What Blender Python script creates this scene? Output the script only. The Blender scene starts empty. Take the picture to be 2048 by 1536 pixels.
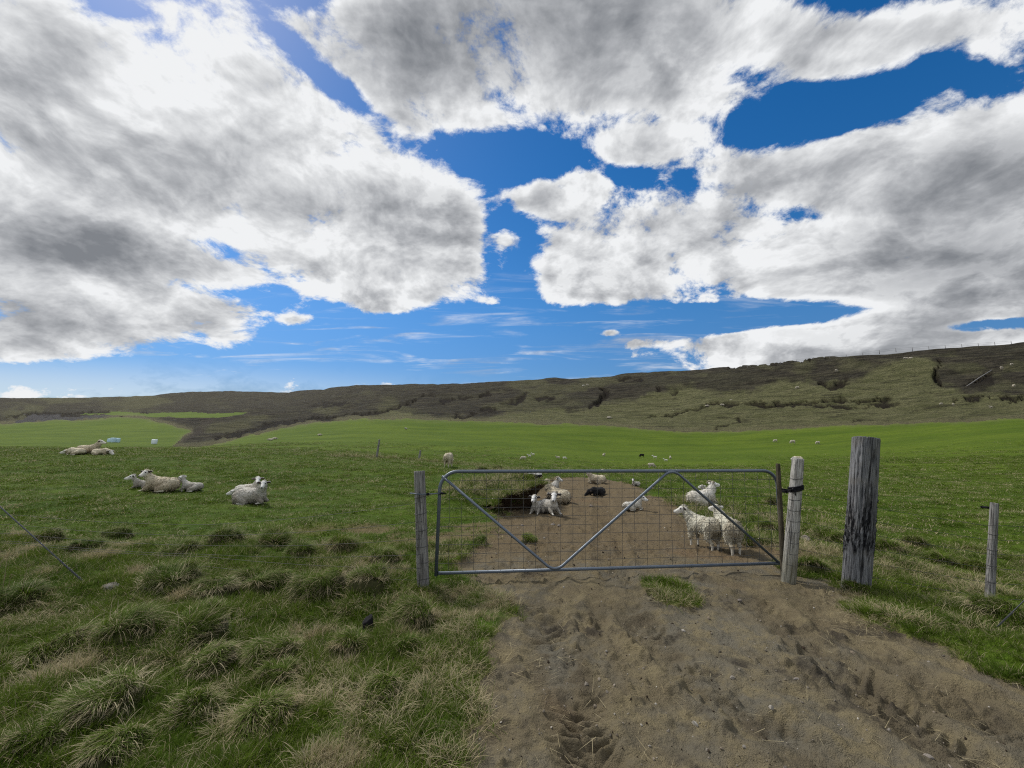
import bpy, bmesh, math, random
import numpy as np
from mathutils import Vector, Matrix, Euler

random.seed(7)
RNG = np.random.default_rng(7)
scene = bpy.context.scene
COL = scene.collection
R = math.radians

# ------------------------------------------------------------------ camera
FOC, HORIZ, EYE = 800.0, 870.0, 1.6          # focal length in photo pixels, horizon row, eye height
PITCH = math.atan((HORIZ - 768.0) / FOC)
cam_d = bpy.data.cameras.new("camera")
cam_d.sensor_width = 36.0
cam_d.lens = 36.0 * FOC / 2048.0
cam_d.clip_start = 0.05
cam_d.clip_end = 12000.0
cam = bpy.data.objects.new("camera", cam_d)
cam.location = (0, 0, EYE)
cam.rotation_euler = (R(90) + PITCH, 0, 0)
COL.objects.link(cam)
scene.camera = cam

# ------------------------------------------------------------------ exposure
scene.view_settings.view_transform = 'Standard'
scene.view_settings.look = 'None'
scene.view_settings.exposure = 0.0
scene.view_settings.gamma = 1.0
scene.view_settings.use_curve_mapping = False
scene.cycles.max_bounces = 6
scene.cycles.diffuse_bounces = 3
scene.cycles.transparent_max_bounces = 6
scene.cycles.use_denoising = False
scene.cycles.use_adaptive_sampling = False
scene.cycles.filter_width = 1.15
scene.cycles.sample_clamp_indirect = 4.0

# ------------------------------------------------------------------ sun behind thin cloud, front left and high
SUN_AZ, SUN_EL = R(-48), R(48)               # azimuth from +Y towards +X
SUN_DIR = Vector((math.sin(SUN_AZ) * math.cos(SUN_EL), math.cos(SUN_AZ) * math.cos(SUN_EL), math.sin(SUN_EL)))
sun_d = bpy.data.lights.new("sun", 'SUN')
sun_d.energy = 3.7
sun_d.angle = R(8)
sun_d.color = (1.0, 0.95, 0.87)
sun = bpy.data.objects.new("sun", sun_d)
sun.rotation_euler = (-SUN_DIR).to_track_quat('-Z', 'Y').to_euler()
sun.location = (-20, 20, 40)
COL.objects.link(sun)


# ------------------------------------------------------------------ small node helpers
class NT:
    def __init__(self, tree):
        self.t, self.n, self.l = tree, tree.nodes, tree.links

    def node(self, kind, **kw):
        nd = self.n.new(kind)
        for k, v in kw.items():
            setattr(nd, k, v)
        return nd

    def link(self, a, b):
        self.l.new(a, b)

    def put(self, sock, v):
        if v is None:
            return
        if isinstance(v, bpy.types.NodeSocket):
            self.l.new(v, sock)
        elif isinstance(v, (tuple, list)) and len(v) == 3 and sock.type == 'RGBA':
            sock.default_value = (*v, 1.0)
        else:
            sock.default_value = v

    def math(self, op, a, b=None, c=None, clamp=False):
        nd = self.node('ShaderNodeMath', operation=op, use_clamp=clamp)
        self.put(nd.inputs[0], a)
        self.put(nd.inputs[1], b)
        self.put(nd.inputs[2], c)
        return nd.outputs[0]

    def vmath(self, op, a, b=None, out=0, scale=None):
        nd = self.node('ShaderNodeVectorMath', operation=op)
        self.put(nd.inputs[0], a)
        self.put(nd.inputs[1], b)
        if scale is not None:
            self.put(nd.inputs['Scale'], scale)
        return nd.outputs[out]

    def mix(self, f, a, b, blend='MIX'):
        nd = self.node('ShaderNodeMix', data_type='RGBA', blend_type=blend)
        self.put(nd.inputs[0], f)
        self.put(nd.inputs[6], a)
        self.put(nd.inputs[7], b)
        return nd.outputs[2]

    def rng(self, v, a, b, c=0.0, d=1.0, smooth=True):
        nd = self.node('ShaderNodeMapRange', interpolation_type='SMOOTHSTEP' if smooth else 'LINEAR')
        self.put(nd.inputs['Value'], v)
        for nm, q in (('From Min', a), ('From Max', b), ('To Min', c), ('To Max', d)):
            self.put(nd.inputs[nm], q)
        return nd.outputs[0]

    def noise(self, vec, scale, detail=4.0, rough=0.55, dist=0.0, lac=2.0, out=0):
        nd = self.node('ShaderNodeTexNoise')
        self.put(nd.inputs['Vector'], vec)
        self.put(nd.inputs['Scale'], scale)
        self.put(nd.inputs['Detail'], detail)
        self.put(nd.inputs['Roughness'], rough)
        self.put(nd.inputs['Lacunarity'], lac)
        self.put(nd.inputs['Distortion'], dist)
        return nd.outputs[out]

    def voro(self, vec, scale, detail=0.0, rough=0.5, feature='F1', out=0, rand=1.0):
        nd = self.node('ShaderNodeTexVoronoi', feature=feature)
        nd.normalize = True
        self.put(nd.inputs['Vector'], vec)
        self.put(nd.inputs['Scale'], scale)
        self.put(nd.inputs['Detail'], detail)
        self.put(nd.inputs['Roughness'], rough)
        self.put(nd.inputs['Randomness'], rand)
        return nd.outputs[out]

    def ramp(self, f, stops, interp='LINEAR'):
        nd = self.node('ShaderNodeValToRGB')
        cr = nd.color_ramp
        cr.interpolation = interp
        while len(cr.elements) < len(stops):
            cr.elements.new(0.5)
        for e, (p, c) in zip(cr.elements, stops):
            e.position = p
            e.color = (*c, 1.0) if len(c) == 3 else c
        self.put(nd.inputs[0], f)
        return nd.outputs[0]


def ray(px, py):
    """unit-depth direction (x, 1, z) of a photo pixel"""
    a, b = (px - 1024.0) / FOC, (768.0 - py) / FOC
    y = math.cos(PITCH) - b * math.sin(PITCH)
    z = math.sin(PITCH) + b * math.cos(PITCH)
    return a / y, z / y


# ------------------------------------------------------------------ world: clear blue sky with broken cloud
world = bpy.data.worlds.new("World")
scene.world = world
world.use_nodes = True
W = NT(world.node_tree)
W.n.clear()

# cloud banks as ellipses in the northern sky: centre, radii, turn, how much cloud
BANKS = [
    # big bank on the left
    (250, 300, 560, 330, -12, 1.0), (640, 400, 420, 260, -25, 0.9), (60, 120, 320, 200, 0, 0.6), (460, 90, 320, 170, -30, 0.85), (380, 20, 160, 70, 0, 0.4),
    (800, 500, 280, 150, -10, 0.75), (930, 440, 110, 90, 0, 0.45), (840, 585, 160, 55, 0, 0.35), (760, 330, 220, 130, -40, 0.45),
    (100, 520, 420, 130, 0, 0.7), (240, 650, 420, 90, 4, 0.75), (480, 672, 150, 50, 0, 0.6), (40, 690, 260, 60, 0, 0.5),
    # dark bank overhead
    (1000, 60, 640, 240, 8, 1.3), (760, 130, 260, 170, -35, 0.5), (1250, 190, 330, 150, 10, 0.75), (1330, 290, 150, 60, 0, 0.5), (900, 235, 220, 90, -20, 0.5),
    (1230, 320, 90, 60, 60, 0.5),
    # bank on the right
    (1400, 470, 420, 150, 8, 0.95), (1180, 520, 190, 120, 0, 0.65), (1120, 560, 110, 70, 0, 0.35), (1850, 450, 430, 240, 12, 1.1), (2000, 280, 360, 210, 30, 0.9), (1560, 350, 170, 90, 0, 0.55),
    (1480, 560, 330, 80, 0, 0.5), (1900, 570, 400, 70, 0, 0.6), (1760, 330, 170, 110, 35, 0.5),
    # upper right
    (1850, 60, 430, 120, 10, 0.9), (1640, 130, 230, 80, 25, 0.55), (1540, 40, 200, 120, 0, 0.4),
    # low banks
    (1480, 688, 220, 60, 0, 1.1), (1800, 690, 440, 65, 4, 1.3), (1800, 632, 170, 55, 6, 1.2), (2010, 605, 150, 42, 0, 1.1), (1620, 700, 200, 50, 0, 0.8),
    # puffs
    (1142, 380, 90, 66, 20, 1.5), (1046, 402, 70, 56, 0, 1.1), (1016, 482, 44, 44, 0, 1.0), (1078, 352, 34, 30, 0, 0.5), (1315, 652, 55, 16, 3, 0.8),
    (1222, 665, 35, 13, 0, 0.8), (1270, 690, 60, 20, 6, 0.65), (1272, 712, 45, 12, 5, 0.75), (778, 618, 60, 18, 0, 0.8), (588, 640, 45, 18, 0, 0.7), (780, 662, 40, 13, 0, 0.7), (985, 605, 40, 16, 0, 0.55), (1010, 525, 34, 18, 0, 0.5),
    # gaps of blue
    (1010, 310, 190, 70, -8, -1.1), (1010, 420, 100, 170, 10, -0.7), (1260, 350, 90, 30, -15, -0.5), (1560, 235, 250, 75, 15, -1.1), (1760, 190, 200, 60, 25, -0.9), (628, 140, 160, 58, -42, -1.0), (540, 50, 120, 34, -38, -0.35), (745, 225, 170, 50, -38, -0.7),
    (265, 22, 110, 30, -15, -0.5), (430, 490, 130, 40, -20, -0.8), (690, 660, 500, 60, 4, -0.9), (1200, 640, 330, 45, 0, -0.9), (500, 590, 220, 30, -8, -0.8), (900, 720, 700, 50, 0, -0.8), (420, 20, 60, 40, 0, -0.3),
    (700, 310, 90, 50, 0, -0.45), (1235, 225, 160, 80, 0, -0.4), (1590, 428, 140, 45, -8, -0.75), (1400, 555, 130, 80, -40, -0.4), (1500, 160, 130, 70, 0, -0.5), (1660, 622, 460, 36, 3, -1.2), (1960, 648, 150, 16, 3, -0.9), (1400, 655, 160, 30, 0, -0.5), (1050, 600, 60, 80, 0, -0.6), (1020, 520, 75, 130, 12, -0.7),
    (1860, 660, 120, 12, 0, -0.6), (1930, 140, 130, 60, -20, -0.5), (250, 745, 400, 30, 0, -0.9),
]
# where the cloud is thick and grey from below
THICK = [
    (1000, 60, 560, 170, 4, 1.0), (820, 150, 200, 130, 0, 0.35), (1200, 190, 260, 110, 0, 0.4), (120, 130, 170, 110, 20, 0.55), (230, 500, 220, 70, -6, 0.66), (60, 500, 240, 130, 0, 0.46), (60, 640, 210, 60, 0, 0.44), (150, 630, 110, 40, 0, 0.2),
    (700, 420, 220, 90, -10, 0.5), (400, 330, 230, 120, 10, 0.3), (520, 170, 160, 80, -20, 0.35), (1330, 480, 200, 80, 10, 0.35), (1500, 400, 150, 50, 5, 0.35), (1900, 520, 360, 95, 0, 0.75), (1990, 350, 260, 140, 20, 0.7), (1800, 420, 200, 70, 0, 0.3),
    (900, 480, 160, 60, 0, 0.2), (100, 290, 220, 130, 0, 0.35), (1750, 60, 250, 60, 0, 0.25), (2000, 590, 120, 24, 0, 0.3), (440, 540, 140, 30, 0, 0.35), (820, 250, 140, 80, 0, 0.25), (530, 680, 60, 20, 0, 0.3), (1480, 700, 180, 18, 0, 0.2),
]
# bright parts near the veiled sun
BRIGHT = [(330, 130, 330, 190, 10, 1.0), (600, 420, 330, 200, 0, 0.35), (640, 230, 170, 120, 40, 0.45), (150, 230, 200, 90, 0, 0.25), (160, 445, 130, 40, 0, 0.5), (900, 540, 180, 90, 0, 0.35), (1200, 560, 160, 70, 0, 0.25), (1700, 660, 420, 60, 0, 0.3), (1430, 340, 200, 60, 0, 0.25)]


BANK_GAIN = 1.0


def steer_group(name, table):
    g = bpy.data.node_groups.new(name, 'ShaderNodeTree')
    g.interface.new_socket('Vector', in_out='INPUT', socket_type='NodeSocketVector')
    g.interface.new_socket('Value', in_out='OUTPUT', socket_type='NodeSocketFloat')
    G = NT(g)
    gi, go = G.node('NodeGroupInput'), G.node('NodeGroupOutput')
    total = None
    for px, py, rx, ry, turn, w in table:
        u, v = ray(px, py)
        mp = G.node('ShaderNodeMapping', vector_type='TEXTURE')
        G.link(gi.outputs[0], mp.inputs['Vector'])
        mp.inputs['Location'].default_value = (u, v, 0)
        mp.inputs['Rotation'].default_value = (0, 0, R(turn))
        mp.inputs['Scale'].default_value = (rx / FOC * 1.12, ry / FOC * 1.12, 1)
        gr = G.node('ShaderNodeTexGradient', gradient_type='SPHERICAL')
        G.link(mp.outputs[0], gr.inputs[0])
        total = G.math('MULTIPLY_ADD', gr.outputs['Fac'], w, 0.0 if total is None else total)
    G.link(total, go.inputs[0])
    return g


def call(T, group, vec):
    nd = T.node('ShaderNodeGroup')
    nd.node_tree = group
    T.link(vec, nd.inputs[0])
    return nd.outputs[0]


G_BANK, G_THICK, G_BRIGHT = steer_group('cloud_banks', BANKS), steer_group('cloud_thick', THICK), steer_group('cloud_bright', BRIGHT)

gd = bpy.data.node_groups.new('cloud_noise', 'ShaderNodeTree')
gd.interface.new_socket('Vector', in_out='INPUT', socket_type='NodeSocketVector')
gd.interface.new_socket('Value', in_out='OUTPUT', socket_type='NodeSocketFloat')
D = NT(gd)
gi, go = D.node('NodeGroupInput'), D.node('NodeGroupOutput')
sx = D.node('ShaderNodeSeparateXYZ')
D.link(gi.outputs[0], sx.inputs[0])
X, Y, Z = sx.outputs
zs = D.math('MULTIPLY', D.math('ADD', D.math('MAXIMUM', Z, 0.0), 0.75), 0.62)
cp = D.node('ShaderNodeCombineXYZ')
D.link(D.math('DIVIDE', X, zs), cp.inputs[0])
D.link(D.math('DIVIDE', Y, zs), cp.inputs[1])
D.link(D.math('MULTIPLY', D.math('DIVIDE', Z, zs), 1.5), cp.inputs[2])
P = cp.outputs[0]
warp = D.noise(P, 2.6, 2, 0.5, out=1)
Pw = D.vmath('ADD', P, D.vmath('SCALE', D.vmath('SUBTRACT', warp, (0.5, 0.5, 0.5)), scale=0.18))
n1 = D.noise(Pw, 3.0, 12, 0.70)
bil = D.voro(Pw, 5.0, 4.0, 0.65)
n = D.math('ADD', D.math('MULTIPLY', D.math('SUBTRACT', n1, 0.5), 3.0), D.math('MULTIPLY', D.math('SUBTRACT', 0.40, bil), 1.30))
D.link(n, go.inputs[0])
# the same noise without its finest octaves, for the shading
gl_ = bpy.data.node_groups.new('cloud_noise_soft', 'ShaderNodeTree')
gl_.interface.new_socket('Vector', in_out='INPUT', socket_type='NodeSocketVector')
gl_.interface.new_socket('Value', in_out='OUTPUT', socket_type='NodeSocketFloat')
D = NT(gl_)
gi, go = D.node('NodeGroupInput'), D.node('NodeGroupOutput')
sx = D.node('ShaderNodeSeparateXYZ')
D.link(gi.outputs[0], sx.inputs[0])
X, Y, Z = sx.outputs
zs = D.math('MULTIPLY', D.math('ADD', D.math('MAXIMUM', Z, 0.0), 0.75), 0.62)
cp = D.node('ShaderNodeCombineXYZ')
D.link(D.math('DIVIDE', X, zs), cp.inputs[0])
D.link(D.math('DIVIDE', Y, zs), cp.inputs[1])
D.link(D.math('MULTIPLY', D.math('DIVIDE', Z, zs), 1.5), cp.inputs[2])
P = cp.outputs[0]
warp = D.noise(P, 2.6, 2, 0.5, out=1)
Pw = D.vmath('ADD', P, D.vmath('SCALE', D.vmath('SUBTRACT', warp, (0.5, 0.5, 0.5)), scale=0.18))
n1 = D.noise(Pw, 3.0, 8, 0.60)
bil = D.voro(Pw, 5.0, 4.0, 0.65)
D.link(D.math('ADD', D.math('MULTIPLY', D.math('SUBTRACT', n1, 0.5), 3.0), D.math('MULTIPLY', D.math('SUBTRACT', 0.40, bil), 1.30)), go.inputs[0])


def cloud_noise(vec, group=gd):
    nd = W.node('ShaderNodeGroup')
    nd.node_tree = group
    W.link(vec, nd.inputs[0])
    return nd.outputs[0]


tc = W.node('ShaderNodeTexCoord')
direc = tc.outputs['Generated']
sz = W.node('ShaderNodeSeparateXYZ')
W.link(direc, sz.inputs[0])
cu = W.node('ShaderNodeCombineXYZ')
ys = W.math('MAXIMUM', sz.outputs[1], 0.15)
W.link(W.math('DIVIDE', sz.outputs[0], ys), cu.inputs[0])
W.link(W.math('DIVIDE', sz.outputs[2], ys), cu.inputs[1])
uv = cu.outputs[0]
front_w = W.rng(sz.outputs[1], 0.12, 0.3)
n0 = cloud_noise(direc)
s0 = cloud_noise(direc, gl_)
s1 = cloud_noise(W.vmath('NORMALIZE', W.vmath('ADD', direc, tuple(0.06 * q for q in SUN_DIR))), gl_)
bank = W.math('SUBTRACT', W.math('MULTIPLY', call(W, G_BANK, uv), BANK_GAIN), 0.31)
bank = W.math('MINIMUM', W.math('MAXIMUM', bank, -1.05), 0.46)
bank = W.math('MULTIPLY', bank, front_w)
elsewhere = W.math('MULTIPLY', W.math('SUBTRACT', 1.0, front_w), 0.16)
d0 = W.math('ADD', W.math('ADD', n0, bank), elsewhere)
alpha = W.rng(d0, -0.12, 0.26)
thick = W.math('ADD', W.rng(W.math('ADD', W.math('ADD', W.math('MULTIPLY', s0, 0.6), W.math('MULTIPLY', n0, 0.4)), bank), 0.0, 1.05, 0.0, 0.46), W.math('MULTIPLY', W.math('MULTIPLY', call(W, G_THICK, uv), front_w), 0.78))
bright = W.math('MULTIPLY', W.math('MULTIPLY', call(W, G_BRIGHT, uv), front_w), 0.20)
relief = W.math('ADD', W.math('MULTIPLY', W.math('SUBTRACT', s1, s0), 1.15), W.math('MULTIPLY', W.math('SUBTRACT', s0, n0), 0.22))
relief = W.math('MINIMUM', W.math('MAXIMUM', relief, -0.32), 0.46)
shade = W.math('SUBTRACT', W.math('ADD', thick, relief), bright)
cloud_col = W.ramp(shade, [(0.0, (0.95, 0.965, 0.98)), (0.12, (0.82, 0.835, 0.85)), (0.30, (0.66, 0.675, 0.695)), (0.52, (0.48, 0.495, 0.52)), (0.78, (0.33, 0.345, 0.37)), (1.0, (0.235, 0.25, 0.275))])

sky = W.node('ShaderNodeTexSky', sky_type='NISHITA')
sky.sun_disc = False
sky.sun_elevation = SUN_EL
sky.sun_rotation = SUN_AZ
sky.altitude = 100
sky.air_density = 1.0
sky.dust_density = 0.25
sky.ozone_density = 3.0
hs = W.node('ShaderNodeHueSaturation')
hs.inputs['Saturation'].default_value = 1.38
hs.inputs['Hue'].default_value = 0.503
W.link(sky.outputs[0], hs.inputs['Color'])
bg_sky = W.node('ShaderNodeBackground')
low_air = W.rng(sz.outputs[2], 0.34, 0.02)
W.link(W.mix(low_air, hs.outputs[0], W.mix(1.0, hs.outputs[0], (0.40, 0.53, 0.72), 'MULTIPLY')), bg_sky.inputs['Color'])
bg_sky.inputs['Strength'].default_value = 0.110
bg_cl = W.node('ShaderNodeBackground')
W.link(cloud_col, bg_cl.inputs['Color'])
bg_cl.inputs['Strength'].default_value = 0.92
# thin cirrus streaks low in the sky
az = W.node('ShaderNodeMapping')
W.link(uv, az.inputs['Vector'])
az.inputs['Rotation'].default_value = (0, 0, R(6))
az.inputs['Scale'].default_value = (1.6, 15.0, 1.0)
ci = W.noise(az.outputs[0], 2.2, 7, 0.62, 0.6)
su = W.node('ShaderNodeSeparateXYZ'); W.link(uv, su.inputs[0])
vv = su.outputs[1]
low = W.math('MULTIPLY', W.rng(vv, 0.48, 0.20), front_w)
cirrus = W.math('MULTIPLY', W.rng(ci, 0.50, 0.78, 0.0, 0.75), low)
hz = W.math('MULTIPLY', W.rng(W.math('ADD', vv, W.math('MULTIPLY', su.outputs[0], 0.05)), 0.17, 0.05, 0.0, 0.42), W.rng(su.outputs[0], 0.5, -1.0))
cirrus = W.math('MAXIMUM', cirrus, W.math('MULTIPLY', hz, front_w))
a_all = W.math('MAXIMUM', alpha, cirrus)
mixs = W.node('ShaderNodeMixShader')
W.link(a_all, mixs.inputs[0])
W.link(bg_sky.outputs[0], mixs.inputs[1])
W.link(bg_cl.outputs[0], mixs.inputs[2])
wo = W.node('ShaderNodeOutputWorld')
W.link(mixs.outputs[0], wo.inputs['Surface'])
world.cycles.sampling_method = 'MANUAL'
world.cycles.sample_map_resolution = 512

# ------------------------------------------------------------------ numpy noise
def _hash(ix, iy, seed):
    h = (ix.astype(np.int64) * 374761393 + iy.astype(np.int64) * 668265263 + seed * 1442695041) & 0xFFFFFFFF
    h = ((h ^ (h >> 13)) * 1274126177) & 0xFFFFFFFF
    return ((h ^ (h >> 16)) & 0xFFFF).astype(np.float64) / 65535.0


def vnoise(x, y, seed=0):
    ix, iy = np.floor(x), np.floor(y)
    fx, fy = x - ix, y - iy
    fx = fx * fx * fx * (fx * (fx * 6 - 15) + 10)
    fy = fy * fy * fy * (fy * (fy * 6 - 15) + 10)
    a, b = _hash(ix, iy, seed), _hash(ix + 1, iy, seed)
    c, d = _hash(ix, iy + 1, seed), _hash(ix + 1, iy + 1, seed)
    return (a + (b - a) * fx) * (1 - fy) + (c + (d - c) * fx) * fy


def fbm(x, y, octaves=4, seed=0, rough=0.5):
    """about -1..1"""
    t, amp, tot = 0.0, 1.0, 0.0
    for k in range(octaves):
        ca, sa = math.cos(0.7 * k + seed), math.sin(0.7 * k + seed)
        t = t + amp * (vnoise((x * ca - y * sa) * 2 ** k + 17.3 * k, (x * sa + y * ca) * 2 ** k - 9.1 * k, seed + k) * 2 - 1)
        tot += amp
        amp *= rough
    return t / tot * 1.6


def sstep(a, b, x):
    t = np.clip((x - a) / (b - a), 0, 1)
    return t * t * (3 - 2 * t)


def seg_dist(px, py, line):
    """distance to a polyline and the fraction along it"""
    best = np.full(px.shape, 1e9)
    frac = np.zeros(px.shape)
    n = len(line) - 1
    for i in range(n):
        (x0, y0), (x1, y1) = line[i][:2], line[i + 1][:2]
        dx, dy = x1 - x0, y1 - y0
        t = np.clip(((px - x0) * dx + (py - y0) * dy) / (dx * dx + dy * dy + 1e-12), 0, 1)
        d = np.hypot(px - x0 - t * dx, py - y0 - t * dy)
        m = d < best
        best = np.where(m, d, best)
        frac = np.where(m, (i + t) / n, frac)
    return best, frac


def in_poly(px, py, poly):
    """signed distance, positive inside"""
    ins = np.zeros(px.shape, bool)
    n = len(poly)
    for i in range(n):
        x0, y0 = poly[i]
        x1, y1 = poly[(i + 1) % n]
        c = ((y0 > py) != (y1 > py)) & (px < (x1 - x0) * (py - y0) / (y1 - y0 + 1e-12) + x0)
        ins ^= c
    d, _ = seg_dist(px, py, list(poly) + [poly[0]])
    return np.where(ins, d, -d)


def flat(px, py, z=0.0):
    """point of the level z under a photo pixel"""
    dx, dz = ray(px, py)
    y = (z - EYE) / dz
    return dx * y, y


def to_pix(x, y, z):
    """photo pixel of points in the place (arrays)"""
    c, s = math.cos(PITCH), math.sin(PITCH)
    dz = z - EYE
    depth = np.maximum(y * c + dz * s, 1e-3)
    return 1024 + FOC * x / depth, 768 - FOC * (-y * s + dz * c) / depth


# ------------------------------------------------------------------ lie of the land, as profiles along sight lines
# photo column -> list of (distance ahead, image row) or (distance ahead, None, height)
PROFILES = {
    -700: [(6.5, None, 0.02), (12, None, .40), (18, None, .78), (24, None, .85), (38, None, -.3), (55, 895), (89, 883), (150, 864), (230, 848), (290, 843), (340, 836), (500, 831), (700, 826), (1000, 815), (1500, 797), (1900, 803), (3600, 850)],
    0: [(6.5, None, 0.02), (12, None, .36), (18, None, .74), (24, None, .80), (38, None, -.3), (55, 895), (89, 884), (150, 866), (230, 850), (290, 845), (340, 838), (500, 832), (700, 826), (1000, 815), (1500, 797), (1900, 803), (3600, 850)],
    200: [(6.5, None, 0.0), (12, None, .34), (18, None, .74), (24, None, .80), (38, None, -.2), (55, 895), (89, 884.5), (150, 862), (230, 838), (290, 836), (340, 833), (500, 828), (700, 822), (1000, 812), (1500, 795.5), (1900, 802), (3600, 850)],
    290: [(6.5, None, 0.0), (12, None, .30), (18, None, .74), (24, None, .80), (38, None, 0), (55, 896), (89, 887), (150, 862), (230, 834), (290, 833), (340, 830), (500, 825), (700, 818), (1000, 808), (1450, 792), (1900, 800), (3600, 850)],
    390: [(6.5, None, 0.0), (12, None, .22), (18, None, .68), (24, None, .74), (38, 899), (55, 895), (89, 888), (130, 868), (200, 846), (260, 836), (320, 830), (500, 822), (700, 812), (1000, 798), (1400, 782), (1900, 795), (3600, 850)],
    560: [(6.5, None, 0.0), (12, None, .12), (18, None, .52), (24, None, .66), (38, 895), (55, 886), (89, 872), (120, 857), (170, 846), (230, 837), (300, 828), (430, 815), (600, 805), (850, 794), (1100, 786.5), (1600, 800), (3600, 850)],
    720: [(6.5, None, 0.0), (12, None, .04), (17, None, .34), (22, None, .30), (34, 905), (52, 889), (85, 864), (130, 838), (170, 831), (215, 821), (270, 809), (350, 796), (450, 782), (540, 774), (620, 769), (1000, 790), (3600, 850)],
    900: [(6.5, None, 0.0), (12, None, .02), (16, None, .18), (20, None, .12), (30, 927), (50, 901), (80, 875), (132, 842), (165, 834), (200, 823), (245, 808), (300, 793), (360, 780), (440, 772), (520, 768.5), (900, 790), (3600, 850)],
    1024: [(6.5, None, 0.0), (12, None, .04), (15, None, .14), (19, None, .0), (30, 931), (48, 907), (75, 880), (128, 845), (160, 834), (190, 822), (230, 806), (275, 790), (325, 775), (380, 767), (430, 764), (800, 790), (3600, 850)],
    1200: [(6.5, None, 0.0), (11.5, None, .02), (14, None, .05), (18, None, -.2), (27, 945), (40, 930), (67, 907), (122, 851), (145, 843), (170, 830), (200, 812), (240, 791), (280, 770), (320, 756), (365, 751), (520, 790), (3600, 850)],
    1400: [(6.5, None, 0.0), (11.5, None, -.02), (14, None, -.05), (18, None, -.3), (27, 946), (40, 930), (67, 908), (112, 864), (130, 852), (150, 838), (170, 818), (200, 794), (225, 768), (255, 750), (285, 744), (400, 785), (3600, 850)],
    1600: [(6.5, None, 0.0), (10, None, -.05), (14, None, -.22), (18, None, -.4), (27, 940), (40, 924), (67, 898), (106, 857), (120, 843), (135, 826), (150, 806), (170, 778), (190, 750), (212, 729), (235, 722), (320, 762), (3600, 850)],
    1850: [(6.5, None, 0.0), (10, None, -.08), (14, None, -.25), (18, None, -.4), (27, 933), (40, 911), (60, 886), (93, 846), (104, 830), (116, 812), (130, 788), (146, 760), (162, 732), (178, 705), (195, 697), (275, 742), (3600, 850)],
    2048: [(6.5, None, 0.0), (10, None, -.08), (14, None, -.2), (18, None, -.3), (26, 924), (38, 901), (55, 873), (80, 838), (90, 822), (101, 804), (114, 780), (128, 750), (143, 718), (158, 692), (175, 684), (250, 732), (3600, 850)],
    2800: [(6.5, None, 0.0), (10, None, -.05), (14, None, -.1), (18, None, -.1), (26, 918), (36, 895), (50, 862), (68, 826), (78, 806), (88, 785), (99, 758), (112, 725), (126, 690), (140, 660), (156, 650), (225, 700), (3600, 850)],
}
PCOL = np.array(sorted(PROFILES))
NPR = 17
PD, PZ = np.zeros((len(PCOL), NPR)), np.zeros((len(PCOL), NPR))
for i, c in enumerate(PCOL):
    for k, it in enumerate(PROFILES[c]):
        PD[i, k] = it[0]
        PZ[i, k] = it[2] if len(it) == 3 else EYE + it[0] * ray(c, it[1])[1]


def hermite(xk, yk, x):
    """monotone-ish cubic through knots; xk, yk of shape (K,), x sorted or not"""
    h = np.diff(xk)
    s = np.diff(yk) / h
    m = np.zeros_like(yk)
    m[1:-1] = np.where(s[:-1] * s[1:] > 0, 2 * s[:-1] * s[1:] / (s[:-1] + s[1:] + 1e-12 * np.sign(s[:-1] + s[1:] + 1e-30)), 0)
    m[0], m[-1] = s[0], s[-1]
    i = np.clip(np.searchsorted(xk, x) - 1, 0, len(h) - 1)
    t = np.clip((x - xk[i]) / h[i], 0, 1)
    return yk[i] * (2 * t ** 3 - 3 * t ** 2 + 1) + yk[i + 1] * (-2 * t ** 3 + 3 * t ** 2) + h[i] * (m[i] * (t ** 3 - 2 * t ** 2 + t) + m[i + 1] * (t ** 3 - t ** 2))


LOGD = np.log(PD)


def profile_at(col):
    """knots of one column: log distance and height"""
    w = np.zeros(len(PCOL))
    ld = np.array([np.interp(col, PCOL, LOGD[:, k]) for k in range(NPR)])
    zz = np.array([np.interp(col, PCOL, PZ[:, k]) for k in range(NPR)])
    return np.concatenate([[math.log(0.05), math.log(4.0)], ld]), np.concatenate([[0.0, 0.0], zz])


# table of the bare land: columns by log distance
TCOL = np.arange(-700, 2801, 10.0)
TLD = np.linspace(math.log(4.0), math.log(3600.0), 420)
TAB = np.zeros((len(TCOL), len(TLD)))
for i, c in enumerate(TCOL):
    a, b = profile_at(c)
    TAB[i] = hermite(a, b, TLD)
ker = np.exp(-0.5 * (np.arange(-9, 10) / 3.5) ** 2); ker /= ker.sum()
pad = np.pad(TAB, ((9, 9), (0, 0)), mode='edge')
TAB = sum(ker[k] * pad[k:k + len(TCOL)] for k in range(19))


def bare(x, y):
    """height of the bare land, bilinear in the table; behind the viewer it runs on level"""
    r = np.hypot(x, y)
    az = np.arctan2(x, y)
    ac = np.clip(az, R(-58), R(58))
    col = np.clip(1024 + FOC * np.tan(ac), -700, 2800)
    d = r * np.cos(ac)
    ld = np.clip(np.log(np.maximum(d, 0.05)), TLD[0], TLD[-1])
    fi = (col - TCOL[0]) / 10.0
    fj = (ld - TLD[0]) / (TLD[1] - TLD[0])
    i = np.clip(fi.astype(int), 0, len(TCOL) - 2)
    j = np.clip(fj.astype(int), 0, len(TLD) - 2)
    a, b = fi - i, fj - j
    z = (TAB[i, j] * (1 - a) + TAB[i + 1, j] * a) * (1 - b) + (TAB[i, j + 1] * (1 - a) + TAB[i + 1, j + 1] * a) * b
    return z * (1 - sstep(R(75), R(120), np.abs(az)))


# ------------------------------------------------------------------ plan of the bare soil
def plan(pts):
    return [flat(px, py) for px, py in pts]


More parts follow.
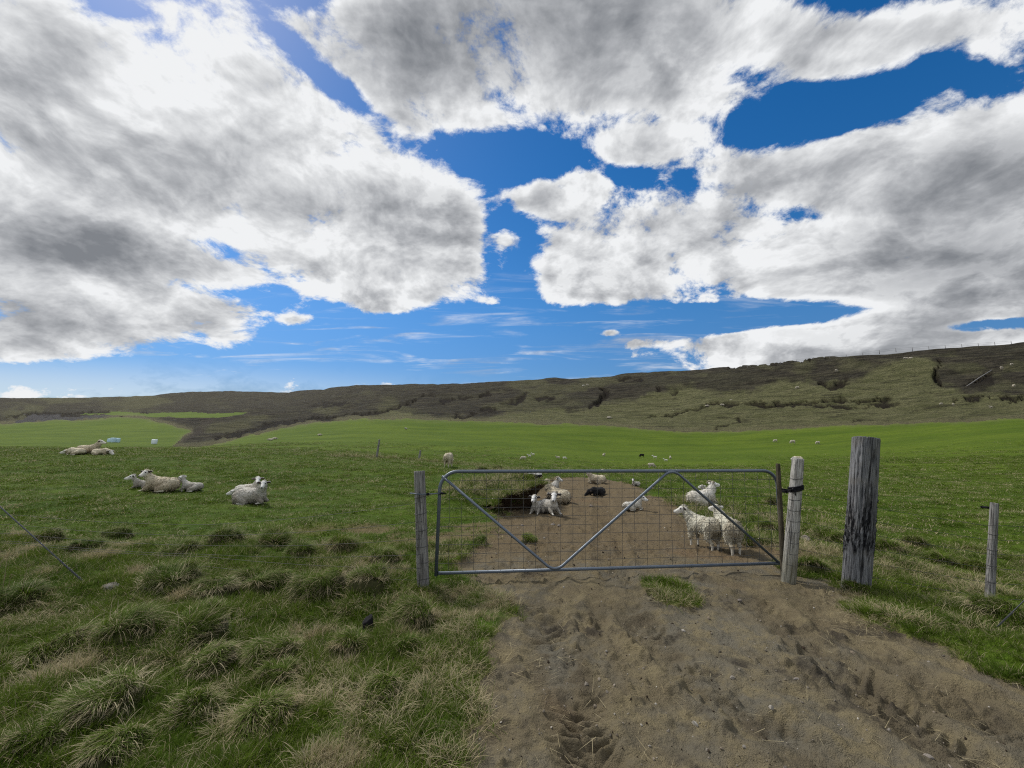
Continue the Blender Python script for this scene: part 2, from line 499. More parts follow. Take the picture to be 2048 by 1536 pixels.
TRACK = plan([(905, 1900), (915, 1536), (950, 1440), (985, 1340), (1002, 1270), (985, 1205), (925, 1162), (905, 1142), (955, 1090), (972, 1062), (990, 1046), (1010, 1030), (1010, 1004), (1045, 990), (1085, 968), (1110, 960), (1180, 955), (1240, 963),
               (1290, 982), (1330, 1002), (1385, 1035), (1440, 1066), (1500, 1085), (1560, 1106), (1580, 1148), (1632, 1160), (1640, 1195), (1720, 1232), (1850, 1285), (1960, 1325), (2100, 1385), (2500, 1560), (2500, 1900)])
TRACK_LO = plan([(1285, 1168), (1350, 1165), (1385, 1195), (1400, 1222), (1330, 1222), (1280, 1190)])   # green island on the track
SCUFF = plan([(560, 1068), (690, 1055), (850, 1050), (1000, 1030), (1040, 1085), (960, 1120), (860, 1112), (700, 1085)])   # worn grass left of the gate
HOLE = plan([(1012, 1022), (1062, 1016), (1082, 990), (1040, 996), (1006, 1004)])

RUTS = [   # wheel tracks: line on the ground, half width, depth
    (plan([(1235, 1195), (1290, 1262), (1380, 1340), (1520, 1440), (1700, 1560), (1900, 1700)]), 0.17, 0.048),
    (plan([(1085, 1195), (1090, 1260), (1110, 1350), (1150, 1450), (1220, 1600), (1300, 1800)]), 0.18, 0.036),
    (plan([(1600, 1190), (1700, 1275), (1850, 1370), (2000, 1450), (2200, 1560)]), 0.18, 0.044),
    (plan([(1180, 962), (1205, 1000), (1215, 1060), (1225, 1130), (1245, 1205)]), 0.20, 0.035),
    (plan([(1120, 972), (1120, 1010), (1105, 1060), (1090, 1130), (1085, 1200)]), 0.20, 0.030),
    (plan([(1210, 1180), (1180, 1260), (1160, 1360), (1180, 1480), (1230, 1650)]), 0.12, 0.020),
    (plan([(1480, 1180), (1580, 1270), (1740, 1390), (1900, 1500), (2150, 1700)]), 0.15, 0.034),
    (plan([(1240, 960), (1300, 990), (1345, 1035), (1350, 1070)]), 0.10, -0.05),
]


def track_mask(x, y):
    s = in_poly(x, y, TRACK)
    g = in_poly(x, y, TRACK_LO)
    wob = fbm(x * 1.3, y * 1.3, 4, 3) * 0.16 + fbm(x * 6, y * 6, 3, 5) * 0.07
    wob = wob * np.clip(np.hypot(x, y) / 4.0, 0.5, 2.0)
    t = sstep(-0.10, 0.14, s + wob)
    return t * (1 - sstep(-0.05, 0.10, g + 0.5 * wob))


def rut_mask(x, y):
    m = np.zeros(x.shape)
    for line, hw, dep in RUTS:
        if dep > 0:
            d, f = seg_dist(x, y, line)
            m = np.maximum(m, np.exp(-(d / (hw * (1 + .5 * fbm(x * 3, y * 3, 3, 55)))) ** 4) * sstep(0, .15, f) * (1 - sstep(.85, 1, f)))
    return m * sstep(-.45, .45, fbm(x * 2.2, y * 2.2, 4, 56, .65) + .1)


def scuff_mask(x, y):
    s = in_poly(x, y, SCUFF)
    return sstep(-0.5, 0.5, s) * sstep(0.0, 0.5, fbm(x * 1.2, y * 2.4, 4, 8) + 0.30)


POST_FEET = [(*flat(846, 1152), .0), (*flat(1578, 1150), .0), (*flat(1713, 1158), .0), (*flat(1980, 1182), .0)]
TUSS_MOUNDS = []      # filled by the tussock list: x, y, radius, height


def height(x, y, fine=True):
    """height of the finished ground"""
    x, y = np.asarray(x, float), np.asarray(y, float)
    r = np.hypot(x, y)
    z = bare(x, y)
    near = 1 - sstep(9, 40, r)
    tm = np.where(r < 60, track_mask(x, y), 0.0)
    # hummocks in the rough strip along the fence, gentler beyond
    rough = (1 - sstep(6.0, 8.5, y)) * sstep(0.5, 1.6, r)
    hum = fbm(x * 1.1 + 4, y * 1.1, 4, 11)
    z = z + near * (1 - tm) * (0.055 * rough + 0.016) * hum + near * (1 - tm) * 0.02 * rough * fbm(x * 4, y * 4, 3, 12)
    z = z + 0.05 * near * fbm(x * 0.25, y * 0.25, 2, 13)
    z = z + near * (1 - tm) * 0.025 * sstep(6.0, 8.0, y) * fbm(x * 0.9, y * 2.2, 3, 31)
    z = z - 0.035 * tm * near
    # bank above the sheep hollow left of the track
    hole = in_poly(x, y, HOLE)
    z = z - 0.30 * sstep(-0.06, 0.22, hole + 0.05 * fbm(x * 5, y * 5, 2, 21))
    bank_l = plan([(900, 1010), (960, 985), (1010, 978), (1060, 962), (1090, 950)])
    bd, _ = seg_dist(x, y, bank_l)
    z = z + 0.30 * np.exp(-(bd / 0.60) ** 2) * (1 - tm)
    if fine:
        # churned soil
        c = fbm(x * 3.0, y * 3.0, 3, 40) * 0.012 + fbm(x * 9, y * 11, 4, 41, .6) * 0.015
        clod = np.maximum(0, fbm(x * 16, y * 16, 2, 42) - 0.25) * 0.040 * sstep(-0.2, 0.4, fbm(x * 1.7, y * 1.7, 2, 43))
        rx, ry = x * .78 - y * .62, x * .62 + y * .78           # along and across the way the wheels swing
        drag = fbm(rx * 1.2, ry * 5.5, 4, 52, .6) * .022 * sstep(-.4, .5, fbm(x * .8, y * .8, 2, 53))
        z = z + tm * near * (c + clod + drag)
        for line, hw, dep in RUTS:
            d, f = seg_dist(x, y, line)
            w = np.exp(-(d / hw) ** 4)
            ridge = np.exp(-((d - 1.35 * hw) / (0.30 * hw)) ** 2)
            L = sum(math.hypot(line[i + 1][0] - line[i][0], line[i + 1][1] - line[i][1]) for i in range(len(line) - 1))
            lug = np.sin((f * L / 0.105 + d * 5.0 + 0.5 * fbm(x * 5, y * 5, 2, 47)) * 2 * math.pi)
            lug = np.clip(lug * 1.3, -1, 1) * 0.016 * sstep(-0.4, 0.4, fbm(x * 2.0, y * 2.0, 3, 48)) + .015 * fbm(x * 7, y * 8, 3, 54, .65)
            env = sstep(0.0, 0.12, f) * (1 - sstep(0.85, 1.0, f))
            z = z + tm * env * (w * (-dep * (0.6 + 0.4 * fbm(x * 4, y * 4, 2, 49)) + (lug if dep > 0 else 0)) + ridge * 0.7 * abs(dep) * (0.6 + 0.6 * fbm(x * 6, y * 6, 2, 50)))
    for cx, cy, cz in POST_FEET:        # the ground stands firm round the posts
        d = np.hypot(x - cx, y - cy)
        m = d < 1.0
        if m.any():
            wgt = np.exp(-(d / .33) ** 2)
            z = np.where(m, z * (1 - wgt) + cz * wgt, z)
    for cx, cy, cr, ch in TUSS_MOUNDS:
        m = (np.abs(x - cx) < 2 * cr) & (np.abs(y - cy) < 2 * cr)
        if m.any():
            z = z + np.where(m, ch * np.exp(-((x - cx) ** 2 + (y - cy) ** 2) / (0.55 * cr) ** 2), 0)
    return z


def height1(x, y):
    return float(height(np.array([x]), np.array([y]))[0])


def on_ground(px, py, far=None):
    """place where the sight line through a photo pixel meets the land"""
    dx, dz = ray(px, py)
    ds = np.exp(np.linspace(math.log(1.6), math.log(2500), 1500))
    zz = height(dx * ds, ds, False)
    below = (EYE + dz * ds) < zz
    if far:
        below &= ds > far
    k = int(np.argmax(below)) if below.any() else len(ds) - 1
    lo, hi = ds[max(k - 1, 0)], ds[k]
    for _ in range(18):
        mid = 0.5 * (lo + hi)
        if EYE + dz * mid < height(np.array([dx * mid]), np.array([mid]), False)[0]:
            hi = mid
        else:
            lo = mid
    return dx * hi, hi, float(height(np.array([dx * hi]), np.array([hi]))[0])

# ------------------------------------------------------------------ tagging
def tag(o, label=None, cat=None, group=None, kind=None):
    if label: o['label'] = label
    if cat: o['category'] = cat
    if group: o['group'] = group
    if kind: o['kind'] = kind
    return o


def mesh_np(name, verts, faces=None, loops=None, sizes=None, smooth=True):
    """mesh from numpy arrays; faces (n,3|4) or loops + sizes"""
    me = bpy.data.meshes.new(name)
    v = np.ascontiguousarray(verts, np.float32)
    if faces is not None:
        faces = np.asarray(faces, np.int32)
        loops = faces.ravel()
        sizes = np.full(len(faces), faces.shape[1], np.int32)
    me.vertices.add(len(v))
    me.vertices.foreach_set('co', v.ravel())
    me.loops.add(len(loops))
    me.loops.foreach_set('vertex_index', np.ascontiguousarray(loops, np.int32))
    me.polygons.add(len(sizes))
    starts = np.concatenate([[0], np.cumsum(sizes)[:-1]]).astype(np.int32)
    me.polygons.foreach_set('loop_start', starts)
    if smooth:
        me.polygons.foreach_set('use_smooth', np.ones(len(sizes), bool))
    me.update(calc_edges=True)
    return me


def add_float(me, name, arr):
    a = me.attributes.new(name, 'FLOAT', 'POINT')
    a.data.foreach_set('value', np.ascontiguousarray(arr, np.float32))


def add_color(me, name, rgb):
    a = me.attributes.new(name, 'FLOAT_COLOR', 'POINT')
    c = np.ones((len(rgb), 4), np.float32)
    c[:, :3] = rgb
    a.data.foreach_set('color', c.ravel())


def link_mesh(name, me, mat=None, parent=None):
    o = bpy.data.objects.new(name, me)
    COL.objects.link(o)
    if mat is not None and len(me.materials) == 0:
        me.materials.append(mat)
    if parent is not None:
        o.parent = parent
    return o


def thing(name, label, cat, loc, rot=(0, 0, 0), group=None):
    o = bpy.data.objects.new(name, None)
    o.empty_display_size = 0.1
    COL.objects.link(o)
    o.location = loc
    o.rotation_euler = rot
    return tag(o, label, cat, group)


def material(name):
    m = bpy.data.materials.new(name)
    m.use_nodes = True
    t = NT(m.node_tree)
    t.n.clear()
    out = t.node('ShaderNodeOutputMaterial')
    b = t.node('ShaderNodeBsdfPrincipled')
    b.inputs['Roughness'].default_value = 0.9
    b.inputs['Specular IOR Level'].default_value = 0.06
    t.link(b.outputs[0], out.inputs['Surface'])
    t.bsdf, t.out = b, out
    return m, t


def bump(t, h, strength, dist):
    nd = t.node('ShaderNodeBump')
    nd.inputs['Strength'].default_value = strength
    nd.inputs['Distance'].default_value = dist
    t.put(nd.inputs['Height'], h)
    t.link(nd.outputs[0], t.bsdf.inputs['Normal'])
    return nd


def attr(t, name, out='Fac', kind='GEOMETRY'):
    nd = t.node('ShaderNodeAttribute', attribute_name=name, attribute_type=kind)
    return nd.outputs[out]


# ------------------------------------------------------------------ tussocks of the rough strip (their mounds shape the ground)
# photo column, row of the foot, width in photo pixels, straw share, lean, label
TUSSOCKS = [
    (363, 1122, 95, .45, 'yellowish green tussock at the back of the left strip, behind the broad capped one'),
    (450, 1100, 80, .22, 'green tussock with pale blade tips standing farthest back in the left strip'),
    (171, 1118, 66, .10, 'dark green rounded tussock just right of the lower end of the stay wire'),
    (233, 1082, 66, .12, 'low flat dark tussock at the edge of the grazed turf, above the pinkish stone'),
    (95, 1092, 55, .55, 'small straw-brown tussock behind the diagonal stay wire'),
    (340, 1195, 120, .5, 'broad tussock with green cap and hanging straw front, right above the pinkish stone'),
    (425, 1200, 95, .75, 'grey hanging straw tussock with thin green cap, right of the broad capped one'),
    (118, 1312, 126, .72, 'large tussock of long tangled straw at the left, below tall thin stems'),
    (264, 1292, 140, .45, 'large green tussock with long dry stalks down its front, left foreground'),
    (392, 1285, 120, .5, 'tussock with green top and pale straw skirt, left of the round dark one'),
    (420, 1335, 95, .75, 'low straw tussock with a combed front in the left foreground'),
    (196, 1432, 158, .75, 'flattened yellow straw tussock, widest of the lower left corner'),
    (385, 1425, 105, .6, 'ragged tussock of bent straw right of the flattened yellow one'),
    (26, 1222, 104, .18, 'deep green tussock with tall thin upright stems at the left picture edge'),
    (72, 1500, 104, .6, 'straw tussock nearest the lower left corner'),
    (235, 1505, 120, .5, 'green and straw tussock at the bottom edge, left of centre of the grass'),
    (495, 1165, 66, .6, 'small drooping straw tussock left of the long low ridge of grass'),
    (548, 1105, 90, .3, 'rounded grey green tussock at the back of the strip, right of the small drooping one'),
    (690, 1112, 90, .6, 'tussock of bright straw blades nearest behind the fence, left of the gate post'),
    (600, 1122, 66, .15, 'small fresh green tussock between two paler ones at the back'),
    (538, 1178, 96, .35, 'wide green tussock with straw foot left of the low grass ridge'),
    (768, 1140, 66, .2, 'bright green tussock a step left of the left gate post'),
    (822, 1245, 115, .6, 'big straw tussock at the foot of the left gate post'),
    (545, 1318, 110, .5, 'round dark tussock with combed blades, left of the black stub'),
    (695, 1300, 82, .7, 'low tussock with straw heart below the black stub'),
    (555, 1352, 86, .7, 'pale straw tussock below the round combed one'),
    (530, 1455, 125, .75, 'matted straw tussock at the bottom, nearest the middle of the grass'),
    (762, 1410, 80, .5, 'low yellowish tussock in the short grass beside the dirt track'),
    (640, 1192, 120, .45, 'left half of the long low ridge of grass under the fence'),
    (735, 1185, 100, .55, 'right half of the long low grass ridge, running up to the left gate post'),
    (818, 1305, 66, .3, 'faint low tussock in short grass below the big one at the gate post'),
    (1622, 1146, 72, .08, 'lush green tussock at the foot of the white gate post'),
    (1655, 1082, 66, .3, 'long bladed tussock between the white gate post and the thick timber post'),
    (1768, 1108, 66, .3, 'shaggy tussock right behind the thick timber post'),
    (1716, 1192, 62, .05, 'fresh green tuft hiding the foot of the thick timber post'),
    (1872, 1124, 56, .25, 'dark tussock halfway between the thick timber post and the thin fence post'),
    (1828, 1094, 50, .35, 'small tussock at the pasture edge right of the thick timber post'),
    (1947, 1134, 50, .2, 'dark tussock just left of the thin fence post'),
    (2005, 1262, 115, .3, 'large grey green tussock in front of the thin fence post, right picture edge'),
    (1530, 1062, 46, .3, 'tussock behind the right end of the gate, beside the standing sheep'),
    (1492, 1086, 42, .3, 'low tussock behind the sloping brace near the gate foot'),
    (1545, 1010, 40, .3, 'small tussock seen through the mesh at the top right corner of the gate'),
    (962, 958, 40, .55, 'dry tussock on the bank, seen through the left part of the mesh'),
    (996, 948, 36, .5, 'dry tussock on the skyline of the bank just over the left top rail'),
    (1060, 1090, 40, .1, 'bright green tuft on the worn ground behind the left brace tube'),
    (960, 1095, 36, .12, 'green tuft at the left edge of the dirt behind the gate'),
    (1330, 1198, 60, .05, 'green island of short grass on the bare track in front of the gate'),
]
for px, py, w, straw, lab in TUSSOCKS:
    x, y = flat(px, py - 0.10 * w)
    rad = 0.5 * w * y / FOC
    if 'island' not in lab:
        TUSS_MOUNDS.append((x, y, rad, 0.30 * rad))

# ------------------------------------------------------------------ the ground sheet, a polar net fine near the viewer
tan_lim = math.tan(R(57))
az_in = np.arctan(np.linspace(-tan_lim, tan_lim, 900))
az_out = np.linspace(R(57), R(303), 92)[1:-1]
AZ = np.concatenate([az_in, az_out])
RAD = np.concatenate([np.linspace(0.15, 1.45, 9)[:-1], 1 / np.linspace(1 / 1.45, 1 / 12.0, 390)[:-1], np.exp(np.linspace(math.log(12), math.log(420), 330))[:-1], np.exp(np.linspace(math.log(420), math.log(3500), 60))])
na, nr = len(AZ), len(RAD)
A2, R2 = np.meshgrid(AZ, RAD)
GX, GY = (R2 * np.sin(A2)).ravel(), (R2 * np.cos(A2)).ravel()
GR = R2.ravel()
GZ = height(GX, GY)
ppx, ppy = to_pix(GX, GY, GZ)
front = (GY > 0.3) & (np.abs(np.arctan2(GX, GY)) < R(60))
ppx = np.where(front, ppx, np.where(GX < 0, -400, 2500))

# far land: where the mown pasture ends and the heath begins (columns and rows of the photo)
EDGE = [(-700, 846), (0, 849), (130, 842), (270, 834), (330, 846), (380, 862), (360, 878), (345, 893.5), (400, 893.5), (460, 882), (560, 858), (640, 845), (720, 838.5), (860, 842), (1024, 845.5), (1200, 851.5), (1350, 863), (1450, 865), (1560, 858.5), (1700, 853), (1850, 846), (2048, 838), (2800, 826)]
edge_poly = EDGE + [(2800, 200), (-700, 200)]
far = (GR > 40) & front
fx, fy = ppx[far], ppy[far]
nz = fbm(fx * 0.02, fy * 0.05, 3, 61)
heath_s = in_poly(fx, fy, edge_poly) + 2.2 * nz + 1.6 * fbm(fx * .09, fy * .2, 3, 62)
heath = np.zeros(len(GX))
heath[far] = sstep(-1.0, 2.2, heath_s)
# green remnants beyond the left field
strip = in_poly(fx, fy, [(120, 829), (230, 823), (420, 828), (500, 824), (470, 832), (330, 834), (230, 831)])
heath[far] *= 1 - 0.75 * sstep(-2, 3, strip + 2 * nz)
heath = np.where(~front & (GR > 110), 1.0, heath)
track = np.where(GR < 60, track_mask(GX, GY), 0.0)
track2 = np.zeros(len(GX))
d, f = seg_dist(fx, fy, [(310, 888), (352, 884), (385, 872), (402, 858), (418, 846)])
track2[far] = 1 - sstep(3.5, 9, d / (0.5 + 0.6 * f.clip(0, 1)))
scuff = np.where(GR < 60, scuff_mask(GX, GY), 0.0)
rut = np.where(GR < 25, rut_mask(GX, GY), 0.0)
hollow = np.where(GR < 60, sstep(-0.15, 0.1, in_poly(GX, GY, HOLE)), 0.0)

# hillside relief: slumps, scars and gullies cut into the slope
SCARS = [  # line in photo columns and rows, half width, depth as a share of distance
    ([(1282, 836), (1310, 830), (1345, 828), (1385, 820), (1425, 811), (1450, 812), (1490, 808), (1560, 806), (1640, 801), (1750, 797), (1800, 800)], 4.0, .0065),
    ([(1500, 812), (1600, 808), (1700, 812), (1800, 806)], 4, .003),
    ([(1866, 718), (1876, 732), (1868, 748), (1874, 762), (1884, 776)], 6, .0055),
    ([(1632, 760), (1650, 775), (1700, 762)], 6, .006), ([(1190, 812), (1205, 800), (1214, 786), (1208, 776)], 7, .008), ([(1170, 815), (1195, 806)], 5, .004),
    ([(590, 842), (680, 832), (730, 826), (780, 818), (820, 806), (835, 800), (880, 790)], 4, .006), ([(900, 838), (945, 830), (975, 820), (985, 815)], 5, .0045), ([(880, 802), (920, 798), (945, 792)], 7, .005), ([(962, 800), (966, 790), (985, 782)], 6, .0045),
    ([(1000, 806), (1040, 800), (1060, 786)], 6, .004), ([(1070, 800), (1100, 794), (1098, 788)], 6, .004), ([(1230, 760), (1290, 757)], 3, .003), ([(1310, 784), (1320, 776)], 4, .004), ([(1350, 790), (1362, 782)], 5, .005),
    ([(1425, 858), (1470, 850), (1485, 838), (1478, 830)], 3, .003), ([(1900, 800), (2000, 796), (2048, 798)], 4, .004), ([(1700, 842), (1730, 840)], 3, .002),
    ([(1450, 741), (1530, 731), (1590, 725), (1640, 718), (1660, 719)], 3, .005), ([(450, 868), (520, 852), (600, 843), (680, 836)], 4, .004), ([(420, 880), (480, 866), (560, 846)], 6, .004),
    ([(0, 834), (60, 830), (130, 832), (230, 828), (330, 826)], 3, .003), ([(640, 800), (700, 806), (640, 812)], 5, .003), ([(620, 806), (680, 804)], 4, .003), ([(1930, 774), (1960, 752), (1988, 738)], 4, .004),
]
soil = np.zeros(len(GX))
cut = np.zeros(len(fx))
so = np.zeros(len(fx))
jx, jy = fx + 7 * fbm(fx * .03, fy * .06, 3, 71) + 4 * fbm(fx * .12, fy * .2, 3, 73), fy + 3.5 * fbm(fx * .04, fy * .08, 3, 72) + 2.2 * fbm(fx * .14, fy * .22, 3, 74)
for line, hw, dep in SCARS:
    d, f = seg_dist(jx, jy, line)
    hw = hw * (0.75 + 0.5 * fbm(fx * .05, fy * .05, 2, 75))
    w = 1 - sstep(0.35, 1.25, d / np.maximum(hw, 1.2))
    env = sstep(0, .08, f) * (1 - sstep(.92, 1, f))
    cut = np.maximum(cut, w * env * dep)
    so = np.maximum(so, w * env)
so = np.maximum(so, 0.85 * sstep(0, 5, in_poly(jx, jy, [(1925, 780), (1960, 752), (1985, 745), (1992, 772), (1975, 784)])))
heath_f = heath[far]
GZ[far] -= cut * GR[far] * heath_f * 1.15
soil[far] = so * heath_f
fX, fY, fR = GX[far], GY[far], GR[far]
sc = np.minimum(fR, 260.0) / 120.0
farther = 1 - 0.75 * sstep(250, 700, fR)
GZ[far] += heath_f * sc * (0.75 * fbm(fX / 26, fY / 26, 4, 81) + 0.32 * farther * (1 - sstep(120, 300, fR)) * fbm(fX / 7.0, fY / 9.0, 4, 82)) * sstep(0, 30, heath_s) + heath_f * 0.16 * fbm(fX / 2.2, fY / 2.2, 3, 83) * np.clip(sc, .6, 2.5) * (1 - sstep(90, 220, fR)) + heath_f * sstep(200, 500, fR) * 3.0 * fbm(fX / 120, fY / 160, 4, 85) * sstep(0, 12, heath_s)
GZ[far] += (1 - heath_f) * 0.10 * fbm(fX / 5.0, fY / 8.0, 4, 84)
# bare grey gravel bank and a pond beyond the left field
gravel_f = sstep(-1, 2, in_poly(jx, jy, [(28, 846), (45, 832), (110, 829), (140, 834), (238, 833), (215, 838), (120, 843)]))
gravel = np.zeros(len(GX)); gravel[far] = gravel_f
# olive grass slopes on the hill versus dark heath
OLIVE = [[(960, 845), (1000, 826), (1060, 815), (1120, 818), (1190, 815), (1230, 806), (1290, 792), (1380, 768), (1390, 775), (1440, 790), (1510, 778), (1560, 765), (1612, 755), (1632, 768), (1690, 765), (1740, 745), (1790, 722), (1850, 712), (1868, 735), (1870, 772), (1930, 786), (2048, 790), (2300, 800), (2300, 842), (2048, 838), (1850, 846), (1450, 865), (1200, 851)],
         [(700, 838), (760, 824), (840, 822), (900, 838), (960, 845), (860, 842)]]
ol = np.zeros(len(fx))
for p in OLIVE:
    ol = np.maximum(ol, sstep(-6, 8, in_poly(jx, jy, p) + 5 * fbm(fx * .03, fy * .09, 3, 91)))
ol = np.maximum(ol, 0.45 * sstep(.1, .7, fbm(fx * .012, fy * .05, 4, 92)))
olive = np.zeros(len(GX)); olive[far] = ol
# worn pale rim of the pasture
rim = np.zeros(len(GX)); rim[far] = np.exp(-((heath_s - 3.0) / 4.5) ** 2)

idx = np.arange(na * nr).reshape(nr, na)
q = np.stack([idx[:-1, :], np.roll(idx, -1, 1)[:-1, :], np.roll(idx, -1, 1)[1:, :], idx[1:, :]], -1).reshape(-1, 4)
q = q[:, ::-1]
VERT = np.stack([GX, GY, GZ], 1)
ATTRS = dict(track=track, scuff=scuff, heath=heath, soil=soil, olive=olive, rim=rim, gravel=gravel, road=track2, hollow=hollow, rut=rut)


def sheet(name, mask, mat, cap=False):
    f = q[mask]
    used = np.unique(f)
    remap = np.full(len(VERT), -1, np.int64)
    remap[used] = np.arange(len(used))
    me = mesh_np(name, VERT[used], remap[f])
    for k, v in ATTRS.items():
        add_float(me, k, v[used])
    o = link_mesh(name, me, mat)
    return tag(o, kind='structure')


# materials of the land ------------------------------------------------
m_grass_soil, t = material('turf')
tcn = t.node('ShaderNodeTexCoord').outputs['Object']
geo = t.node('ShaderNodeNewGeometry').outputs['Position']
stretch = t.node('ShaderNodeMapping'); t.link(geo, stretch.inputs['Vector']); stretch.inputs['Scale'].default_value = (0.5, 1.3, 1)
S = stretch.outputs[0]
cam_dist = t.vmath('LENGTH', geo, out=1)
farw = t.rng(cam_dist, 9, 45)
big = t.noise(S, 0.10, 5, 0.6)
mid = t.noise(S, 0.9, 5, 0.65)
fin = t.noise(S, 9.0, 5, 0.7)
g = t.mix(t.rng(mid, 0.35, 0.68), (0.040, 0.076, 0.007), (0.078, 0.122, 0.012))
gfar = t.mix(t.rng(big, 0.35, 0.65), (0.060, 0.100, 0.008), (0.092, 0.136, 0.012))
gfar = t.mix(t.rng(mid, 0.42, 0.70, 0, 0.45), gfar, (0.098, 0.124, 0.018))
gfar = t.mix(t.rng(t.noise(S, 3.2, 5, 0.7), 0.50, 0.68, 0, 0.65), gfar, (0.034, 0.056, 0.009))
strk = t.node('ShaderNodeMapping'); t.link(geo, strk.inputs['Vector']); strk.inputs['Scale'].default_value = (0.10, 0.75, 1)
gfar = t.mix(t.rng(t.noise(strk.outputs[0], 1.0, 6, 0.72), 0.46, 0.64, 0, 0.55), gfar, (0.046, 0.074, 0.010))
gfar = t.mix(t.rng(t.noise(strk.outputs[0], 0.5, 6, 0.72), 0.52, 0.68, 0, 0.45), gfar, (0.104, 0.142, 0.016))
g = t.mix(farw, g, gfar)
brown = t.mix(mid, (0.080, 0.058, 0.032), (0.130, 0.100, 0.056))
g = t.mix(t.math('MULTIPLY', t.rng(fin, 0.5, 0.7, 0, 0.35), t.math('SUBTRACT', 1.0, farw)), g, brown)
g = t.mix(t.math('MULTIPLY', attr(t, 'scuff'), 0.8), g, (0.15, 0.110, 0.065))
g = t.mix(attr(t, 'track'), g, (0.16, 0.118, 0.070))
g = t.mix(t.math('MULTIPLY', attr(t, 'rim'), 0.6), g, (0.13, 0.125, 0.06))
t.link(g, t.bsdf.inputs['Base Color'])
bump(t, t.math('ADD', fin, t.math('MULTIPLY', mid, 2.0)), 0.8, 0.12)

m_dirt, t = material('bare soil')
geo = t.node('ShaderNodeNewGeometry').outputs['Position']
n_big = t.noise(geo, 0.9, 4, 0.6)
n_mid = t.noise(geo, 5.0, 6, 0.65)
n_fin = t.noise(geo, 42.0, 5, 0.7)
n_gr = t.noise(geo, 160.0, 2, 0.6)
c = t.mix(t.rng(n_big, 0.38, 0.62), (0.146, 0.120, 0.074), (0.138, 0.126, 0.096))
c = t.mix(t.rng(n_mid, 0.40, 0.66), c, (0.192, 0.160, 0.094))
c = t.mix(t.rng(t.noise(geo, 1.6, 5, 0.7), 0.54, 0.66, 0, 0.85), c, (0.048, 0.042, 0.034))
c = t.mix(t.rng(n_fin, 0.55, 0.75, 0, 0.6), c, (0.068, 0.054, 0.040))
c = t.mix(t.rng(n_gr, 0.62, 0.80, 0, 0.35), c, (0.24, 0.215, 0.17))
c = t.mix(t.math('MULTIPLY', attr(t, 'hollow'), 0.7), c, (0.105, 0.062, 0.036))
c = t.mix(t.math('MULTIPLY', attr(t, 'rut'), t.rng(n_mid, .38, .64, .0, .75)), c, (0.062, 0.052, 0.041))
sp_ = t.node('ShaderNodeSeparateXYZ'); t.link(geo, sp_.inputs[0])
earth = t.rng(t.math('ADD', sp_.outputs[1], t.math('MULTIPLY', t.math('SUBTRACT', n_mid, .5), 3.0)), 4.4, 6.2, 0, .75)
c = t.mix(earth, c, t.mix(t.rng(n_fin, .4, .62), (0.158, 0.118, 0.066), (0.096, 0.072, 0.044)))
red = t.rng(t.noise(geo, 0.55, 3, 0.5), 0.56, 0.72, 0, 0.5)
c = t.mix(red, c, (0.155, 0.100, 0.055))
t.link(c, t.bsdf.inputs['Base Color'])
bump(t, t.math('ADD', t.math('MULTIPLY', n_fin, 1.0), t.math('ADD', t.math('MULTIPLY', n_gr, 0.35), t.math('MULTIPLY', n_mid, 1.6))), 0.9, 0.03)

m_hill, t = material('heath hillside')
geo = t.node('ShaderNodeNewGeometry').outputs['Position']
sm = t.node('ShaderNodeMapping'); t.link(geo, sm.inputs['Vector']); sm.inputs['Scale'].default_value = (0.45, 0.8, 1.5)
S = sm.outputs[0]
a1 = t.noise(S, 0.05, 5, 0.6)
a2 = t.noise(S, 0.28, 6, 0.68)
a3 = t.noise(S, 1.1, 6, 0.75)
heathc = t.mix(t.rng(a2, 0.36, 0.66), (0.030, 0.026, 0.019), (0.086, 0.076, 0.053))
heathc = t.mix(t.rng(a1, 0.45, 0.65, 0, 0.5), heathc, (0.080, 0.078, 0.046))
heathc = t.mix(t.rng(a3, 0.50, 0.66, 0, 0.8), heathc, (0.024, 0.021, 0.015))
olivec = t.mix(t.rng(a2, 0.36, 0.66), (0.122, 0.126, 0.055), (0.195, 0.190, 0.094))
olivec = t.mix(t.rng(a3, 0.50, 0.68, 0, 0.7), olivec, (0.040, 0.038, 0.022))
c = t.mix(attr(t, 'olive'), heathc, olivec)
tm_ = t.node('ShaderNodeMapping'); t.link(geo, tm_.inputs['Vector']); tm_.inputs['Scale'].default_value = (0.045, 0.10, 1.1)
terr = t.noise(tm_.outputs[0], 1.0, 5, 0.7, 0.6)
c = t.mix(t.rng(terr, 0.53, 0.62, 0, 0.6), c, (0.030, 0.026, 0.018))
c = t.mix(t.rng(terr, 0.46, 0.38, 0, 0.35), c, (0.150, 0.140, 0.082))
c = t.mix(t.math('MULTIPLY', attr(t, 'rim'), 0.8), c, (0.180, 0.168, 0.090))
c = t.mix(t.math('MULTIPLY', attr(t, 'soil'), .95), c, (0.024, 0.019, 0.014))
c = t.mix(attr(t, 'gravel'), c, (0.085, 0.082, 0.080))
c = t.mix(t.math('MULTIPLY', attr(t, 'road'), 0.55), c, (0.075, 0.062, 0.050))
t.link(c, t.bsdf.inputs['Base Color'])
bump(t, t.math('ADD', t.math('MULTIPLY', a3, 1.0), t.math('ADD', t.math('MULTIPLY', a2, 1.8), terr)), 1.0, 2.6)

fh = heath[q].mean(1)
ft = track[q].mean(1)
is_hill = fh > 0.5
is_track = (~is_hill) & (ft > 0.5)
hill = sheet('hillside', is_hill, m_hill)
dirt = sheet('dirt_track', is_track, m_dirt)
ground = sheet('ground', ~is_hill & ~is_track, m_grass_soil)

